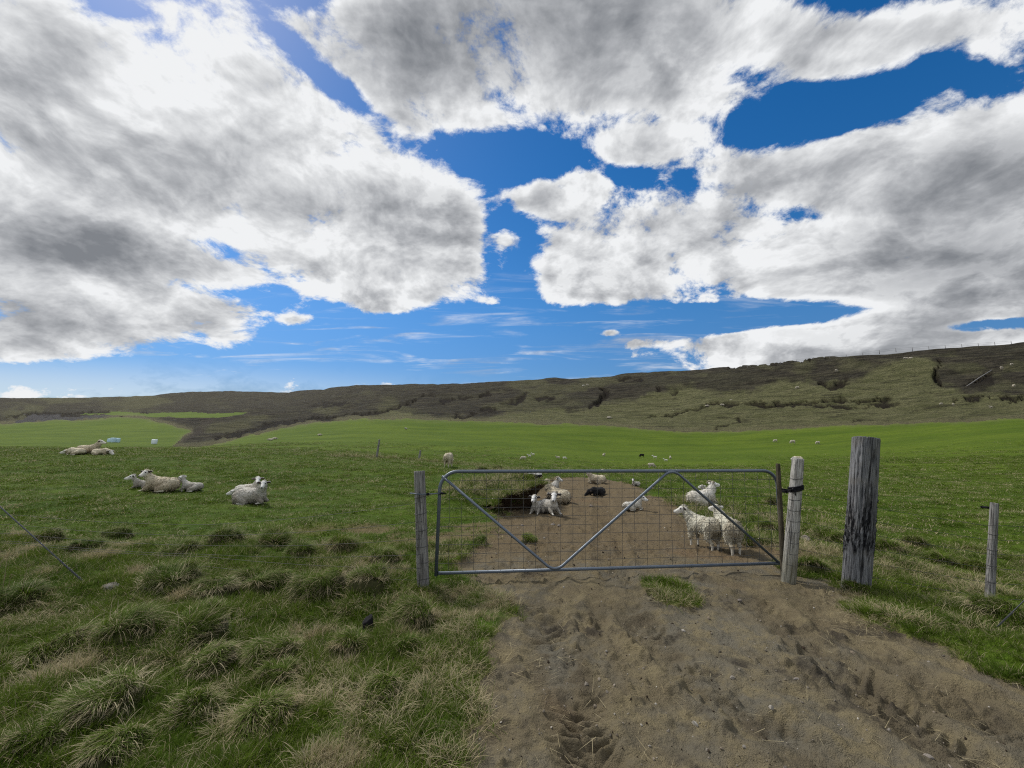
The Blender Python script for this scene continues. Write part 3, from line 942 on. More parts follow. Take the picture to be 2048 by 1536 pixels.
# ------------------------------------------------------------------ grass
def blades(n, root_r, length, width, lean, droop, segs, rng, root_h=None, dirs=None, dead=0.0, flat_h=0.0):
    """n tapered arching blades; returns verts, faces, tint (0 green .. 1 straw), along (0 root .. 1 tip)"""
    th = rng.uniform(0, 2 * math.pi, n)
    rr = root_r * np.sqrt(rng.uniform(0, 1, n))
    bx, by = rr * np.cos(th), rr * np.sin(th)
    bz = np.zeros(n) if root_h is None else root_h(bx, by)
    out = th + rng.normal(0, 0.7, n) if dirs is None else dirs(bx, by, th)
    ln = length * rng.uniform(0.55, 1.15, n)
    l0 = np.abs(lean * rng.uniform(0.3, 1.5, n))            # tilt at the root
    dr = droop * rng.uniform(0.4, 1.6, n)                   # extra tilt gained along the blade
    w = width * rng.uniform(0.6, 1.3, n)
    side = np.stack([-np.sin(out), np.cos(out), np.zeros(n)], 1)
    tw = rng.uniform(-0.7, 0.7, n)
    hd = np.stack([np.cos(out), np.sin(out)], 1)
    side = side * np.cos(tw)[:, None] + np.stack([hd[:, 0] * np.sin(tw), hd[:, 1] * np.sin(tw), np.zeros(n)], 1)
    p = np.stack([bx, by, bz], 1)
    V = np.zeros((n, 2 * segs + 1, 3))
    al = np.zeros((n, 2 * segs + 1))
    for k in range(segs):
        f = k / segs
        ww = w * (1 - 0.75 * f ** 1.5)
        V[:, 2 * k] = p - side * (ww / 2)[:, None]
        V[:, 2 * k + 1] = p + side * (ww / 2)[:, None]
        al[:, 2 * k] = al[:, 2 * k + 1] = f
        a = l0 + dr * (f + 0.5 / segs)
        step = ln / segs
        p = p + np.stack([hd[:, 0] * np.sin(a) * step, hd[:, 1] * np.sin(a) * step, np.cos(a) * step], 1)
    V[:, 2 * segs] = p
    al[:, 2 * segs] = 1
    F = []
    for k in range(segs - 1):
        F.append([2 * k, 2 * k + 1, 2 * k + 3]); F.append([2 * k, 2 * k + 3, 2 * k + 2])
    F.append([2 * segs - 2, 2 * segs - 1, 2 * segs])
    F = np.array(F)
    nv = 2 * segs + 1
    faces = (F[None] + (np.arange(n) * nv)[:, None, None]).reshape(-1, 3)
    d = (rng.uniform(0, 1, n) < dead) if np.isscalar(dead) else (rng.uniform(0, 1, n) < dead(bx, by))
    tint = np.repeat(np.where(d, rng.uniform(.75, 1, n), rng.uniform(0, .38, n)), nv)
    return V.reshape(-1, 3), faces, tint, al.ravel()


def blade_mesh(name, parts):
    V, F, T, A, o = [], [], [], [], 0
    for v, f, t_, a in parts:
        V.append(v); F.append(f + o); T.append(t_); A.append(a); o += len(v)
    me = mesh_np(name, np.concatenate(V), np.concatenate(F), smooth=False)
    add_float(me, 'tint', np.concatenate(T))
    add_float(me, 'along', np.concatenate(A))
    return me


def grass_material(name, inst):
    m, t = material(name)
    rnd = t.node('ShaderNodeObjectInfo').outputs['Random']
    geo = t.node('ShaderNodeNewGeometry').outputs['Position']
    pn = t.noise(geo, 1.3, 3, 0.6)
    tint = attr(t, 'tint')
    if inst:
        tint = t.math('ADD', tint, attr(t, 'dry', kind='INSTANCER'))
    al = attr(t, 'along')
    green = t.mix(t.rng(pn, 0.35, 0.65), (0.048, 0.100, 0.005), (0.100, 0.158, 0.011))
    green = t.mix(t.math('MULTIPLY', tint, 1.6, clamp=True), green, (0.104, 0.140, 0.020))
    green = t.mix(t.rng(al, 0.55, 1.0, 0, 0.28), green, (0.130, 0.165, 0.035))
    straw = t.mix(rnd, (0.320, 0.265, 0.150), (0.490, 0.420, 0.275))
    c = t.mix(t.rng(tint, 0.50, 0.70), green, straw)
    c = t.mix(t.math('MULTIPLY', rnd, 0.2), c, (0.095, 0.115, 0.028))
    t.link(c, t.bsdf.inputs['Base Color'])
    t.bsdf.inputs['Roughness'].default_value = 0.62
    t.bsdf.inputs['Specular IOR Level'].default_value = 0.08
    tr = t.node('ShaderNodeBsdfTranslucent')
    t.link(c, tr.inputs['Color'])
    mx = t.node('ShaderNodeMixShader')
    mx.inputs[0].default_value = 0.32
    t.link(t.bsdf.outputs[0], mx.inputs[1]); t.link(tr.outputs[0], mx.inputs[2])
    t.link(mx.outputs[0], t.out.inputs['Surface'])
    return m


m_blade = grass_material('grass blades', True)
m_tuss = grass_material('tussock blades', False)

grng = np.random.default_rng(11)
PROTO = []


def proto(name, me, mat):
    me.materials.append(mat)
    o = bpy.data.objects.new(name, me)
    return o


lib = bpy.data.collections.new('grass_clumps')        # building blocks for the instanced grass, not linked to the scene
for k in range(4):     # 0-3 rough green clumps
    lib.objects.link(proto('a_clump_%d' % k, blade_mesh('clump', [blades(34, .055, .105, .0042, .35, .9, 3, grng, dead=.10)]), m_blade))
for k in range(3):     # 4-6 grazed turf
    lib.objects.link(proto('b_clump_%d' % k, blade_mesh('clump', [blades(34, .075, .045, .0048, .5, .8, 2, grng, dead=.14)]), m_blade))
for k in range(3):     # 7-9 dead grass lying over
    lib.objects.link(proto('c_clump_%d' % k, blade_mesh('clump', [blades(26, .05, .16, .0034, .8, 1.1, 4, grng, dead=.85)]), m_blade))
for k in range(2):     # 10-11 loose straw on the soil
    v, f, t_, a = blades(5, .12, .13, .0032, 1.45, .12, 2, grng, dead=1.0)
    v[:, 2] = v[:, 2] * 0.3 + .004
    lib.objects.link(proto('d_straw_%d' % k, blade_mesh('straw', [(v, f, t_, a)]), m_blade))
LIBN = 12


def instancer(name, src, pos, rot, scl, idx, dry=None, flatz=1.0):
    me = bpy.data.meshes.new(name)
    me.vertices.add(len(pos))
    me.vertices.foreach_set('co', np.ascontiguousarray(pos, np.float32).ravel())
    a = me.attributes.new('rot', 'FLOAT_VECTOR', 'POINT'); a.data.foreach_set('vector', np.ascontiguousarray(rot, np.float32).ravel())
    scl = np.asarray(scl, float)
    sv = np.stack([scl, scl, scl * flatz], 1)
    a = me.attributes.new('scl', 'FLOAT_VECTOR', 'POINT'); a.data.foreach_set('vector', np.ascontiguousarray(sv, np.float32).ravel())
    a = me.attributes.new('idx', 'INT', 'POINT'); a.data.foreach_set('value', np.ascontiguousarray(idx, np.int32))
    add_float(me, 'dry', np.zeros(len(pos)) if dry is None else dry)
    o = link_mesh(name, me)
    ng = bpy.data.node_groups.new(name, 'GeometryNodeTree')
    ng.interface.new_socket('Geometry', in_out='INPUT', socket_type='NodeSocketGeometry')
    ng.interface.new_socket('Geometry', in_out='OUTPUT', socket_type='NodeSocketGeometry')
    T = NT(ng)
    gi, go = T.node('NodeGroupInput'), T.node('NodeGroupOutput')
    ci = T.node('GeometryNodeCollectionInfo')
    ci.inputs['Collection'].default_value = src
    ci.inputs['Separate Children'].default_value = True
    ci.inputs['Reset Children'].default_value = True
    ip = T.node('GeometryNodeInstanceOnPoints')
    T.link(gi.outputs[0], ip.inputs['Points'])
    T.link(ci.outputs[0], ip.inputs['Instance'])
    ip.inputs['Pick Instance'].default_value = True

    def na_(nm, ty):
        nd = T.node('GeometryNodeInputNamedAttribute', data_type=ty)
        nd.inputs['Name'].default_value = nm
        return nd.outputs['Attribute']
    T.link(na_('idx', 'INT'), ip.inputs['Instance Index'])
    T.link(na_('rot', 'FLOAT_VECTOR'), ip.inputs['Rotation'])
    T.link(na_('scl', 'FLOAT_VECTOR'), ip.inputs['Scale'])
    T.link(ip.outputs[0], go.inputs[0])
    md = o.modifiers.new('scatter', 'NODES')
    md.node_group = ng
    return tag(o, kind='stuff')


def in_view(x, y, margin=0.12):
    return np.abs(x) < (1.28 + margin) * y + 0.4


def scatter(n, y0, y1, rng, power=1.0):
    """points over the wedge in view, denser near; density falls as distance**-power"""
    u = rng.uniform(0, 1, n)
    e = 2.0 - power
    d = (y0 ** e + u * (y1 ** e - y0 ** e)) ** (1 / e)
    x = rng.uniform(-1.95, 1.95, n) * d + rng.uniform(-.9, .9, n)
    return x, d


def ground_rot(n, rng, tilt=0.12):
    return np.stack([rng.normal(0, tilt, n), rng.normal(0, tilt, n), rng.uniform(0, 2 * math.pi, n)], 1)


def grass_cover(name, n, y0, y1, power, pick, scale, keep, dryf, rng, flatz=1.0):
    x, y = scatter(n, y0, y1, rng, power)
    k = keep(x, y, rng)
    x, y = x[k], y[k]
    z = height(x, y, False)
    s = scale(x, y, rng)
    o = instancer(name, lib, np.stack([x, y, z - 0.006], 1), ground_rot(len(x), rng), s, pick(x, y, rng), dryf(x, y, rng), flatz)
    return o


def is_rough(x, y):
    """rough strip along the fence, on both sides of the gate; 1 rough .. 0 grazed"""
    edge = np.where(x < 0, 6.3 + 0.6 * fbm(x * .7, y * .7, 3, 101), 5.9 + 0.7 * fbm(x * .8, y * .8, 3, 102))
    edge = np.where(x > 1.2, np.maximum(edge, 7.4 * np.exp(-((x - 3.6) / 2.2) ** 2)), edge)
    return 1 - sstep(-.35, .35, y - edge)


def dryness(x, y, rng):
    p = fbm(x * .9, y * .9, 4, 111)
    return 0.12 * p + rng.normal(0, .04, len(x)) + 0.55 * sstep(.45, .8, fbm(x * 1.7 + 9, y * 1.7, 3, 112))


def keep_rough(x, y, rng):
    tm = track_mask(x, y)
    g = np.hypot(x, y) > 1.15
    return g & (rng.uniform(0, 1, len(x)) > tm * 1.15) & (rng.uniform(0, 1, len(x)) < is_rough(x, y)) & (rng.uniform(0, 1, len(x)) < 0.5 + sstep(-.6, .2, fbm(x * 2, y * 2, 3, 120)))


def keep_turf(x, y, rng):
    tm = np.maximum(track_mask(x, y), 0.75 * scuff_mask(x, y))
    return (rng.uniform(0, 1, len(x)) > tm * 1.1) & (rng.uniform(0, 1, len(x)) > is_rough(x, y) * .9) & (rng.uniform(0, 1, len(x)) > sstep(14, 60, y) * np.where(x > 2, 1.0, .6))


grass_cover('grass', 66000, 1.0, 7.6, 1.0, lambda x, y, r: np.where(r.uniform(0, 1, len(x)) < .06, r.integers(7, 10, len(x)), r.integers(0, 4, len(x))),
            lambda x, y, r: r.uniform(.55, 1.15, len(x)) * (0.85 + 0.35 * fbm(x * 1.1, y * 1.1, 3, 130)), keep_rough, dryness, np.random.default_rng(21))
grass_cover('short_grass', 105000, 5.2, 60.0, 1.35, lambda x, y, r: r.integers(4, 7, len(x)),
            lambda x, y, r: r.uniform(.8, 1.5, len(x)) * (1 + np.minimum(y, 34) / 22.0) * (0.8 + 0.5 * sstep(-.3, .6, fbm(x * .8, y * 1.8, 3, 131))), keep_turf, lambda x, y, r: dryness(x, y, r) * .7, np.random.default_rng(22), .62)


def keep_dead(x, y, rng):
    tm = track_mask(x, y)
    pat = sstep(.05, .6, fbm(x * 1.5 + 3, y * 1.8, 4, 140))
    return (np.hypot(x, y) > 1.5) & (rng.uniform(0, 1, len(x)) > tm * 1.3) & (rng.uniform(0, 1, len(x)) < is_rough(x, y)) & (rng.uniform(0, 1, len(x)) < pat)


grass_cover('dead_grass', 37000, 1.2, 7.6, 1.0, lambda x, y, r: r.integers(7, 10, len(x)), lambda x, y, r: r.uniform(.5, 1.05, len(x)), keep_dead,
            lambda x, y, r: np.zeros(len(x)), np.random.default_rng(23))


def keep_straw(x, y, rng):
    s = in_poly(x, y, TRACK)
    rim = np.exp(-np.maximum(s, 0) / 0.35)
    return (s > -.25) & (y > 1.3) & (rng.uniform(0, 1, len(x)) < 0.06 + 0.7 * rim)


grass_cover('straw', 7600, 1.1, 7.0, 1.0, lambda x, y, r: r.integers(10, 12, len(x)), lambda x, y, r: r.uniform(.5, 1.2, len(x)), keep_straw,
            lambda x, y, r: np.zeros(len(x)), np.random.default_rng(24))


# the row of pale uncut grass along the old fence line on the crest, and on the bank above the hollow
def crest_rows():
    rng = np.random.default_rng(31)
    line = [on_ground(px, py)[:2] for px, py in [(660, 913), (740, 915), (800, 919), (870, 925), (930, 930), (985, 938), (1040, 944)]]
    pts = []
    for i in range(len(line) - 1):
        (x0, y0), (x1, y1) = line[i], line[i + 1]
        n = 90
        t_ = rng.uniform(0, 1, n)
        pts.append(np.stack([x0 + (x1 - x0) * t_ + rng.normal(0, .25, n), y0 + (y1 - y0) * t_ + rng.normal(0, .35, n)], 1))
    bank = np.stack([rng.uniform(-1.6, 1.0, 900), rng.uniform(8.2, 13.5, 900)], 1)
    k = (in_poly(bank[:, 0], bank[:, 1], plan([(880, 1020), (985, 1003), (1010, 1002), (1060, 985), (1100, 960), (1240, 955), (1240, 940), (900, 948)])) > 0) & (track_mask(bank[:, 0], bank[:, 1]) < .3)
    right = np.stack([rng.uniform(2.2, 6.2, 900), rng.uniform(5.4, 10.5, 900)], 1)
    k2 = (in_poly(right[:, 0], right[:, 1], plan([(1330, 985), (1420, 1000), (1560, 1030), (1640, 1040), (1700, 1100), (1560, 1115), (1420, 1075), (1340, 1010)])) > -.1) & (track_mask(right[:, 0], right[:, 1]) < .4)
    p = np.concatenate(pts + [bank[k], right[k2]])
    z = height(p[:, 0], p[:, 1], False)
    n = len(p)
    idx = np.where(rng.uniform(0, 1, n) < .55, rng.integers(7, 10, n), rng.integers(0, 4, n))
    instancer('tall_grass', lib, np.stack([p[:, 0], p[:, 1], z - .01], 1), ground_rot(n, rng, .2), rng.uniform(.8, 1.7, n) * (0.9 + p[:, 1] / 22), idx, rng.normal(.05, .1, n))


crest_rows()

# the tussocks, each a plant of its own: a mound of roots with a head of green and hanging straw
m_mound, t = material('tussock root mound')
geo = t.node('ShaderNodeNewGeometry').outputs['Position']
t.link(t.mix(t.noise(geo, 30, 3), (0.022, 0.028, 0.009), (0.060, 0.056, 0.026)), t.bsdf.inputs['Base Color'])


def tussock_meshes(straw, seed, rad):
    """unit tussock (radius 1) scaled later; returns mound mesh, green blades mesh, straw blades mesh"""
    rng = np.random.default_rng(seed)
    nl = int(rng.integers(3, 6))
    lobes = [(rng.normal(0, .26), rng.normal(0, .26), rng.uniform(.45, .75), rng.uniform(.38, .66)) for _ in range(nl)]

    def rh(x, y):
        h = np.zeros(np.shape(x))
        for lx, ly, lr, lh in lobes:
            h = np.maximum(h, lh * np.maximum(0, 1 - ((x - lx) ** 2 + (y - ly) ** 2) / (lr * lr)) ** .75)
        return h + .05 * fbm(np.asarray(x) * 4 + seed, np.asarray(y) * 4, 2, seed % 97) * (h > .05)

    wind = rng.uniform(0, 2 * math.pi)

    def outd(x, y, th):
        e = .04
        gx_, gy_ = -(rh(x + e, y) - rh(x - e, y)), -(rh(x, y + e) - rh(x, y - e))
        sw = 2.6 * fbm(x * 2.3 + seed, y * 2.3, 2, seed % 89)
        a_ = np.arctan2(gy_ + .10 * np.sin(wind) + .06 * y, gx_ + .10 * np.cos(wind) + .06 * x)
        return a_ + .55 * sw + rng.normal(0, .45, len(th))
    w = 0.0036 / rad
    ng = int(1900 * (1 - .55 * straw)) + 300
    L = .50
    gp = [blades(ng, .72, L, w, .40, 1.7, 5, rng, rh, outd, dead=.06), blades(int(90 + 140 * (1 - straw)), .62, L * 1.6, w * .85, .25, 2.0, 6, rng, rh, outd, dead=.25)]
    ns = int(1300 * straw) + 160
    sp = [blades(ns, .86, L * 1.0, w * .95, 1.15, 1.5, 5, rng, rh, outd, dead=.96), blades(int(70 * straw) + 8, .75, L * 2.1, w * 1.0, .9, 1.2, 5, rng, rh, outd, dead=1.0)]
    g_me = blade_mesh('green_blades', gp)
    s_me = blade_mesh('straw_blades', sp)
    n_ = 22
    gxx = np.linspace(-.95, .95, n_)
    XX, YY = np.meshgrid(gxx, gxx)
    hz = rh(XX.ravel(), YY.ravel()) * .72 - .05 - .25 * (np.hypot(XX, YY).ravel() > .9)
    ii = np.arange(n_ * n_).reshape(n_, n_)
    ff = np.stack([ii[:-1, :-1], ii[:-1, 1:], ii[1:, 1:], ii[1:, :-1]], -1).reshape(-1, 4)
    md = mesh_np('root_mound', np.stack([XX.ravel(), YY.ravel(), hz], 1), ff)
    g_me.materials.append(m_tuss); s_me.materials.append(m_tuss); md.materials.append(m_mound)
    return md, g_me, s_me


for k, (px, py, w, straw, lab) in enumerate(TUSSOCKS):
    x, y = flat(px, py - 0.10 * w)
    rad = 0.5 * w * y / FOC
    z = height1(x, y)
    isl = 'island' in lab
    hscale = .34 if isl else (.80 if straw > .72 else 1.0) * random.uniform(.85, 1.12)
    root = thing('grass_tussock', lab, 'tussock', (x, y, z - (.25 if not isl else .0) * rad * hscale), (random.uniform(-.08, .08), random.uniform(-.1, .1), random.uniform(0, 6.28)), 'grass tussocks on both sides of the gate')
    rad *= 1.0 if isl else .90
    root.scale = (rad * (1.25 if isl else 1.0), rad, rad * hscale * .9)
    md, gm, sm_ = tussock_meshes(straw, 400 + k, rad)
    link_mesh('root_mound', md, None, root)
    link_mesh('green_blades', gm, None, root)
    link_mesh('straw_blades', sm_, None, root)
    if 'upright stems' in lab:
        for j in range(6):
            sx_, sy_, hh = random.uniform(-.5, 1.4), random.uniform(-.4, .4), random.uniform(1.3, 2.0)
            tp_ = np.array([sx_ + random.uniform(-.25, .25), sy_, hh])
            ps = np.array([[sx_, sy_, 0], [(sx_ + tp_[0]) / 2 + .02, sy_, hh * .5], tp_])
            w_ = .0022 / rad
            vv = np.concatenate([ps + [w_, 0, 0], ps + [-w_ * .5, w_, 0], ps + [-w_ * .5, -w_, 0]])
            ff_ = []
            for q_ in range(2):
                for (a_, b_) in ((0, 3), (3, 6), (6, 0)):
                    ff_.append([a_ + q_, b_ + q_, b_ + q_ + 1, a_ + q_ + 1])
            me_ = mesh_np('dry_stem', vv, np.array(ff_))
            add_float(me_, 'tint', np.full(9, .9)); add_float(me_, 'along', np.full(9, .8))
            link_mesh('dry_stem', me_, m_tuss, root)

# ------------------------------------------------------------------ tubes
def frames_along(pts):
    T = np.gradient(pts, axis=0)
    T /= np.linalg.norm(T, axis=1)[:, None] + 1e-12
    ref = np.array([0, 0, 1.0]) if abs(T[0][2]) < .9 else np.array([0, 1.0, 0])
    N = []
    n = ref - T[0] * ref.dot(T[0]); n /= np.linalg.norm(n)
    for t_ in T:
        n = n - t_ * n.dot(t_); n /= np.linalg.norm(n) + 1e-12
        N.append(n)
    N = np.array(N)
    return T, N, np.cross(T, N)


def tube(pts, rad, sides=10, closed=False, cap=True):
    pts = np.asarray(pts, float)
    rad = np.broadcast_to(np.asarray(rad, float), (len(pts),))
    T, N, B = frames_along(pts)
    a = np.arange(sides) / sides * 2 * math.pi
    ring = pts[:, None] + rad[:, None, None] * (np.cos(a)[None, :, None] * N[:, None] + np.sin(a)[None, :, None] * B[:, None])
    n = len(pts)
    V = ring.reshape(-1, 3)
    i = np.arange(n if closed else n - 1)
    F = []
    for k in i:
        k2 = (k + 1) % n
        for s in range(sides):
            s2 = (s + 1) % sides
            F.append((k * sides + s, k * sides + s2, k2 * sides + s2, k2 * sides + s))
    F = [list(f) for f in F]
    if cap and not closed:
        F.append(list(range(sides))[::-1])
        F.append(list(range((n - 1) * sides, n * sides)))
    return V, F


def mesh_py(name, parts, smooth=True):
    V, F, o = [], [], 0
    for v, f in parts:
        V.extend(map(tuple, v)); F.extend([[q_ + o for q_ in ff] for ff in f]); o += len(v)
    me = bpy.data.meshes.new(name)
    me.from_pydata(V, [], F)
    if smooth:
        for p in me.polygons:
            p.use_smooth = len(p.vertices) <= 4
    me.update()
    return me


def tube_obj(name, pts, rad, mat, parent=None, sides=10, closed=False):
    return link_mesh(name, mesh_py(name, [tube(pts, rad, sides, closed)]), mat, parent)


def round_path(pts, radii, steps=8):
    """polyline with rounded corners"""
    pts = [np.array(p, float) for p in pts]
    out = [pts[0]]
    for i in range(1, len(pts) - 1):
        p, a, b = pts[i], pts[i - 1], pts[i + 1]
        da, db = (a - p) / np.linalg.norm(a - p), (b - p) / np.linalg.norm(b - p)
        half = 0.5 * math.acos(np.clip(da.dot(db), -1, 1))
        r = radii[i - 1]
        d = r / math.tan(half)
        c = p + (da + db) / np.linalg.norm(da + db) * r / math.sin(half)
        s, e = p + da * d, p + db * d
        v0, v1 = s - c, e - c
        ang = math.acos(np.clip(v0.dot(v1) / (np.linalg.norm(v0) * np.linalg.norm(v1)), -1, 1))
        for k in range(steps + 1):
            f = k / steps
            out.append(c + (v0 * math.sin((1 - f) * ang) + v1 * math.sin(f * ang)) / math.sin(ang))
    out.append(pts[-1])
    return np.array(out)


# materials
m_galv, t = material('galvanised steel')
geo = t.node('ShaderNodeNewGeometry').outputs['Position']
c = t.mix(t.noise(geo, 14, 4, .6), (0.085, 0.108, 0.140), (0.150, 0.175, 0.208))
c = t.mix(t.rng(t.noise(geo, 55, 3, .7), .58, .75, 0, .6), c, (0.075, 0.075, 0.078))
t.link(c, t.bsdf.inputs['Base Color'])
t.bsdf.inputs['Metallic'].default_value = 0.45
t.bsdf.inputs['Specular IOR Level'].default_value = 0.5
t.bsdf.inputs['Roughness'].default_value = 0.46
m_wire, t = material('dull wire')
t.bsdf.inputs['Base Color'].default_value = (0.085, 0.085, 0.085, 1)
t.bsdf.inputs['Metallic'].default_value = 0.4
t.bsdf.inputs['Roughness'].default_value = 0.6
m_black, t = material('black rubber')
t.bsdf.inputs['Base Color'].default_value = (0.012, 0.012, 0.014, 1)
t.bsdf.inputs['Roughness'].default_value = 0.7

# ------------------------------------------------------------------ gate
GA, GB = np.array([(875 - 1024) / FOC * 4.55, 4.55]), np.array([(1561 - 1024) / FOC * 4.92, 4.92])
GL = float(np.hypot(*(GB - GA)))
GD = (GB - GA) / GL
GN = np.array([GD[1], -GD[0]])          # towards the viewer


def gate_pt(px, py, off=0.0):
    """point of the gate plane under a photo pixel, shifted off metres towards the viewer"""
    u, w = ray(px, py)
    s = (u * GA[1] - GA[0]) / (GD[0] - u * GD[1])
    p = GA + GD * s
    return np.array([p[0] + GN[0] * off, p[1] + GN[1] * off, EYE + p[1] * w])


gx, gy = GA
gate = thing('field_gate', 'wide galvanised tube gate with wire mesh and bent brace tube across the dirt track', 'gate', (gx, gy, 0))
gl = lambda pts: np.asarray(pts) - np.array([gx, gy, 0])
fr = round_path([gate_pt(872, 1152), gate_pt(881, 943), gate_pt(1553, 941.5), gate_pt(1566, 1134)], [.20, .17], 10)
tube_obj('frame_tube', gl(fr), .0190, m_galv, gate, 14)
tube_obj('bottom_rail', gl([gate_pt(876, 1146.5), gate_pt(1560, 1126.5)]), .0175, m_galv, gate, 12)
br = round_path([gate_pt(884, 952, .004), gate_pt(1109, 1143, .028), gate_pt(1342, 936.5, .028), gate_pt(1563, 1130, .004)], [.14, .14], 10)
tube_obj('brace_tube', gl(br), .0150, m_galv, gate, 12)
for k in range(27):
    f = (k + .95) / 27.6
    pxt, pxb = 876 + f * (1556 - 876), 873 + f * (1563 - 873)
    w_ = [gate_pt(pxt + .0 + random.uniform(-.6, .6), 942 + (8 if k in (0, 26) else 0), -.016)]
    for j in range(1, 9):
        e = j / 9
        w_.append(gate_pt(pxt + (pxb - pxt) * e + random.uniform(-.5, .5), 942 + (1147 - 20 * f - 942) * e, -.016 + random.uniform(-.004, .004)))
    w_.append(gate_pt(pxb, 1147 - 20 * f, -.016))
    tube_obj('vertical_wire', gl(w_), .0021, m_wire, gate, 5)
for k in range(10):
    e = (k + 1.0) / 11
    w_ = []
    for j in range(29):
        f = j / 28
        pxl, pxr = 881 - 9 * e, 1556 + 9 * e
        w_.append(gate_pt(pxl + (pxr - pxl) * f, 943 + (1147 - 20 * f - 943) * e + random.uniform(-.5, .5), -.0195 + random.uniform(-.003, .003)))
    tube_obj('horizontal_wire', gl(w_), .0021, m_wire, gate, 5)
# two tie clips on the top rail where the brace touches it
for px in (1330, 1352):
    p = gate_pt(px, 944, .012)
    ring = [p + np.array([0, -.022 * math.cos(a), .030 * math.sin(a)]) for a in np.linspace(0, 2 * math.pi, 12, endpoint=False)]
    tube_obj('tie_clip', gl(ring), .003, m_galv, gate, 6, True)

# ------------------------------------------------------------------ weathered posts
def wood_material(name, light, dark, contrast=1.0):
    m, t = material(name)
    oc = t.node('ShaderNodeTexCoord').outputs['Object']
    mp = t.node('ShaderNodeMapping'); t.link(oc, mp.inputs['Vector']); mp.inputs['Scale'].default_value = (1, 1, .045)
    g1 = t.noise(mp.outputs[0], 90, 6, .7, .4)
    mp2 = t.node('ShaderNodeMapping'); t.link(oc, mp2.inputs['Vector']); mp2.inputs['Scale'].default_value = (1, 1, .09)
    g2 = t.noise(mp2.outputs[0], 34, 5, .65, .8)
    c = t.mix(t.rng(g1, .34, .62), dark, light)
    c = t.mix(t.rng(g2, .52, .66, 0, .75), c, tuple(q_ * .28 for q_ in dark))
    c = t.mix(t.rng(t.noise(oc, 5, 4, .6), .45, .7, 0, .35), c, (.16, .145, .12))
    c = t.mix(t.math('MULTIPLY', attr(t, 'algae'), .65), c, (.10, .095, .045))
    c = t.mix(attr(t, 'crack'), c, tuple(q_ * .16 for q_ in dark))
    tar = attr(t, 'tar')
    tn = t.rng(t.noise(mp2.outputs[0], 55, 4, .7), .38, .58)
    c = t.mix(t.math('MULTIPLY', tar, t.math('ADD', .15, t.math('MULTIPLY', tn, .95)), clamp=True), c, (.010, .010, .012))
    t.link(c, t.bsdf.inputs['Base Color'])
    bump(t, t.math('ADD', g1, g2), .9, .012)
    return m


m_post = wood_material('weathered post wood', (.30, .295, .285), (.085, .082, .080))
m_pale = wood_material('bleached post wood', (.46, .45, .42), (.20, .19, .175))
m_dark = wood_material('dark timber', (.215, .22, .23), (.034, .034, .038))
m_stake = wood_material('brown stake wood', (.110, .094, .068), (.046, .039, .028))


def post_mesh(name, h, r0, r1, seed, groove=.06, sides=64, rings=70, tar=None, algae=0.0, slope=0.0, tar_relief=0.0, sunk=.12):
    th = np.arange(sides) / sides * 2 * math.pi
    zz = np.linspace(-sunk, h, rings)
    A, Zz = np.meshgrid(th, zz)
    ca, sa = np.cos(A), np.sin(A)
    f = np.clip(Zz / h, 0, 1)
    r = r0 + (r1 - r0) * f
    s = seed * 7.7
    g = fbm(ca * 3.2 + s, sa * 3.2 + Zz * .5, 3, seed) * .5 + fbm(ca * 11 + s, sa * 11 + Zz * 1.1, 3, seed + 3)
    crack = np.maximum(0, np.abs(fbm(ca * 6 - s, sa * 6 + Zz * .7, 2, seed + 5)) * -9 + 1.0) * sstep(-.2, .3, fbm(ca * 2 + s, sa * 2 + Zz * 2.2, 2, seed + 8))
    r = r * (1 + groove * .35 * g - groove * .9 * crack + .02 * fbm(ca + s, sa + Zz * 2, 2, seed + 6))
    tarv = np.zeros_like(r)
    if tar:
        lo, hi = tar
        ed = fbm(ca * 5 + s, sa * 5 + Zz * 2, 3, seed + 9) * .13
        tarv = sstep(lo - .02, lo + .05, Zz + ed * .6) * (1 - sstep(hi - .12, hi + .30, Zz + ed * 2.6))
        r = r + tarv * tar_relief * (fbm(ca * 9 + s, sa * 9 + Zz * 26, 3, seed + 10) + .25)
    Zo = Zz + slope * f * r * ca + 0.006 * f * fbm(ca * 9, sa * 9, 2, seed + 11)
    V = np.stack([r * ca, r * sa, Zo], -1).reshape(-1, 3)
    F = []
    for k in range(rings - 1):
        for j in range(sides):
            j2 = (j + 1) % sides
            F.append([k * sides + j, k * sides + j2, (k + 1) * sides + j2, (k + 1) * sides + j])
    # end grain: two inner rings and a centre
    top = (rings - 1) * sides
    ext = []
    base = len(V)
    for q_, (sc_, dz_) in enumerate(((.93, .004), (.55, .002))):
        for j in range(sides):
            p = V[top + j]
            ext.append((p[0] * sc_, p[1] * sc_, h + slope * r1 * sc_ * math.cos(th[j]) + dz_ + .003 * math.sin(j * 5.1 + q_)))
    ext.append((0, 0, h))
    prev = top
    for q_ in range(2):
        b = base + q_ * sides
        for j in range(sides):
            j2 = (j + 1) % sides
            F.append([prev + j, prev + j2, b + j2, b + j])
        prev = b
    cidx = base + 2 * sides
    for j in range(sides):
        F.append([prev + j, prev + (j + 1) % sides, cidx])
    V = np.concatenate([V, np.array(ext)])
    me = bpy.data.meshes.new(name)
    me.from_pydata([tuple(v) for v in V], [], F)
    for p in me.polygons:
        p.use_smooth = True
    n = len(V)
    cr = np.zeros(n); cr[:rings * sides] = np.clip(crack, 0, 1).ravel()
    al = np.zeros(n); al[:rings * sides] = (algae * (1 - sstep(.10, .62, Zz + .1 * fbm(ca * 3, sa * 3 + Zz * 3, 3, seed + 12)))).ravel()
    ta = np.zeros(n); ta[:rings * sides] = tarv.ravel()
    add_float(me, 'crack', cr); add_float(me, 'algae', al); add_float(me, 'tar', ta)
    return me


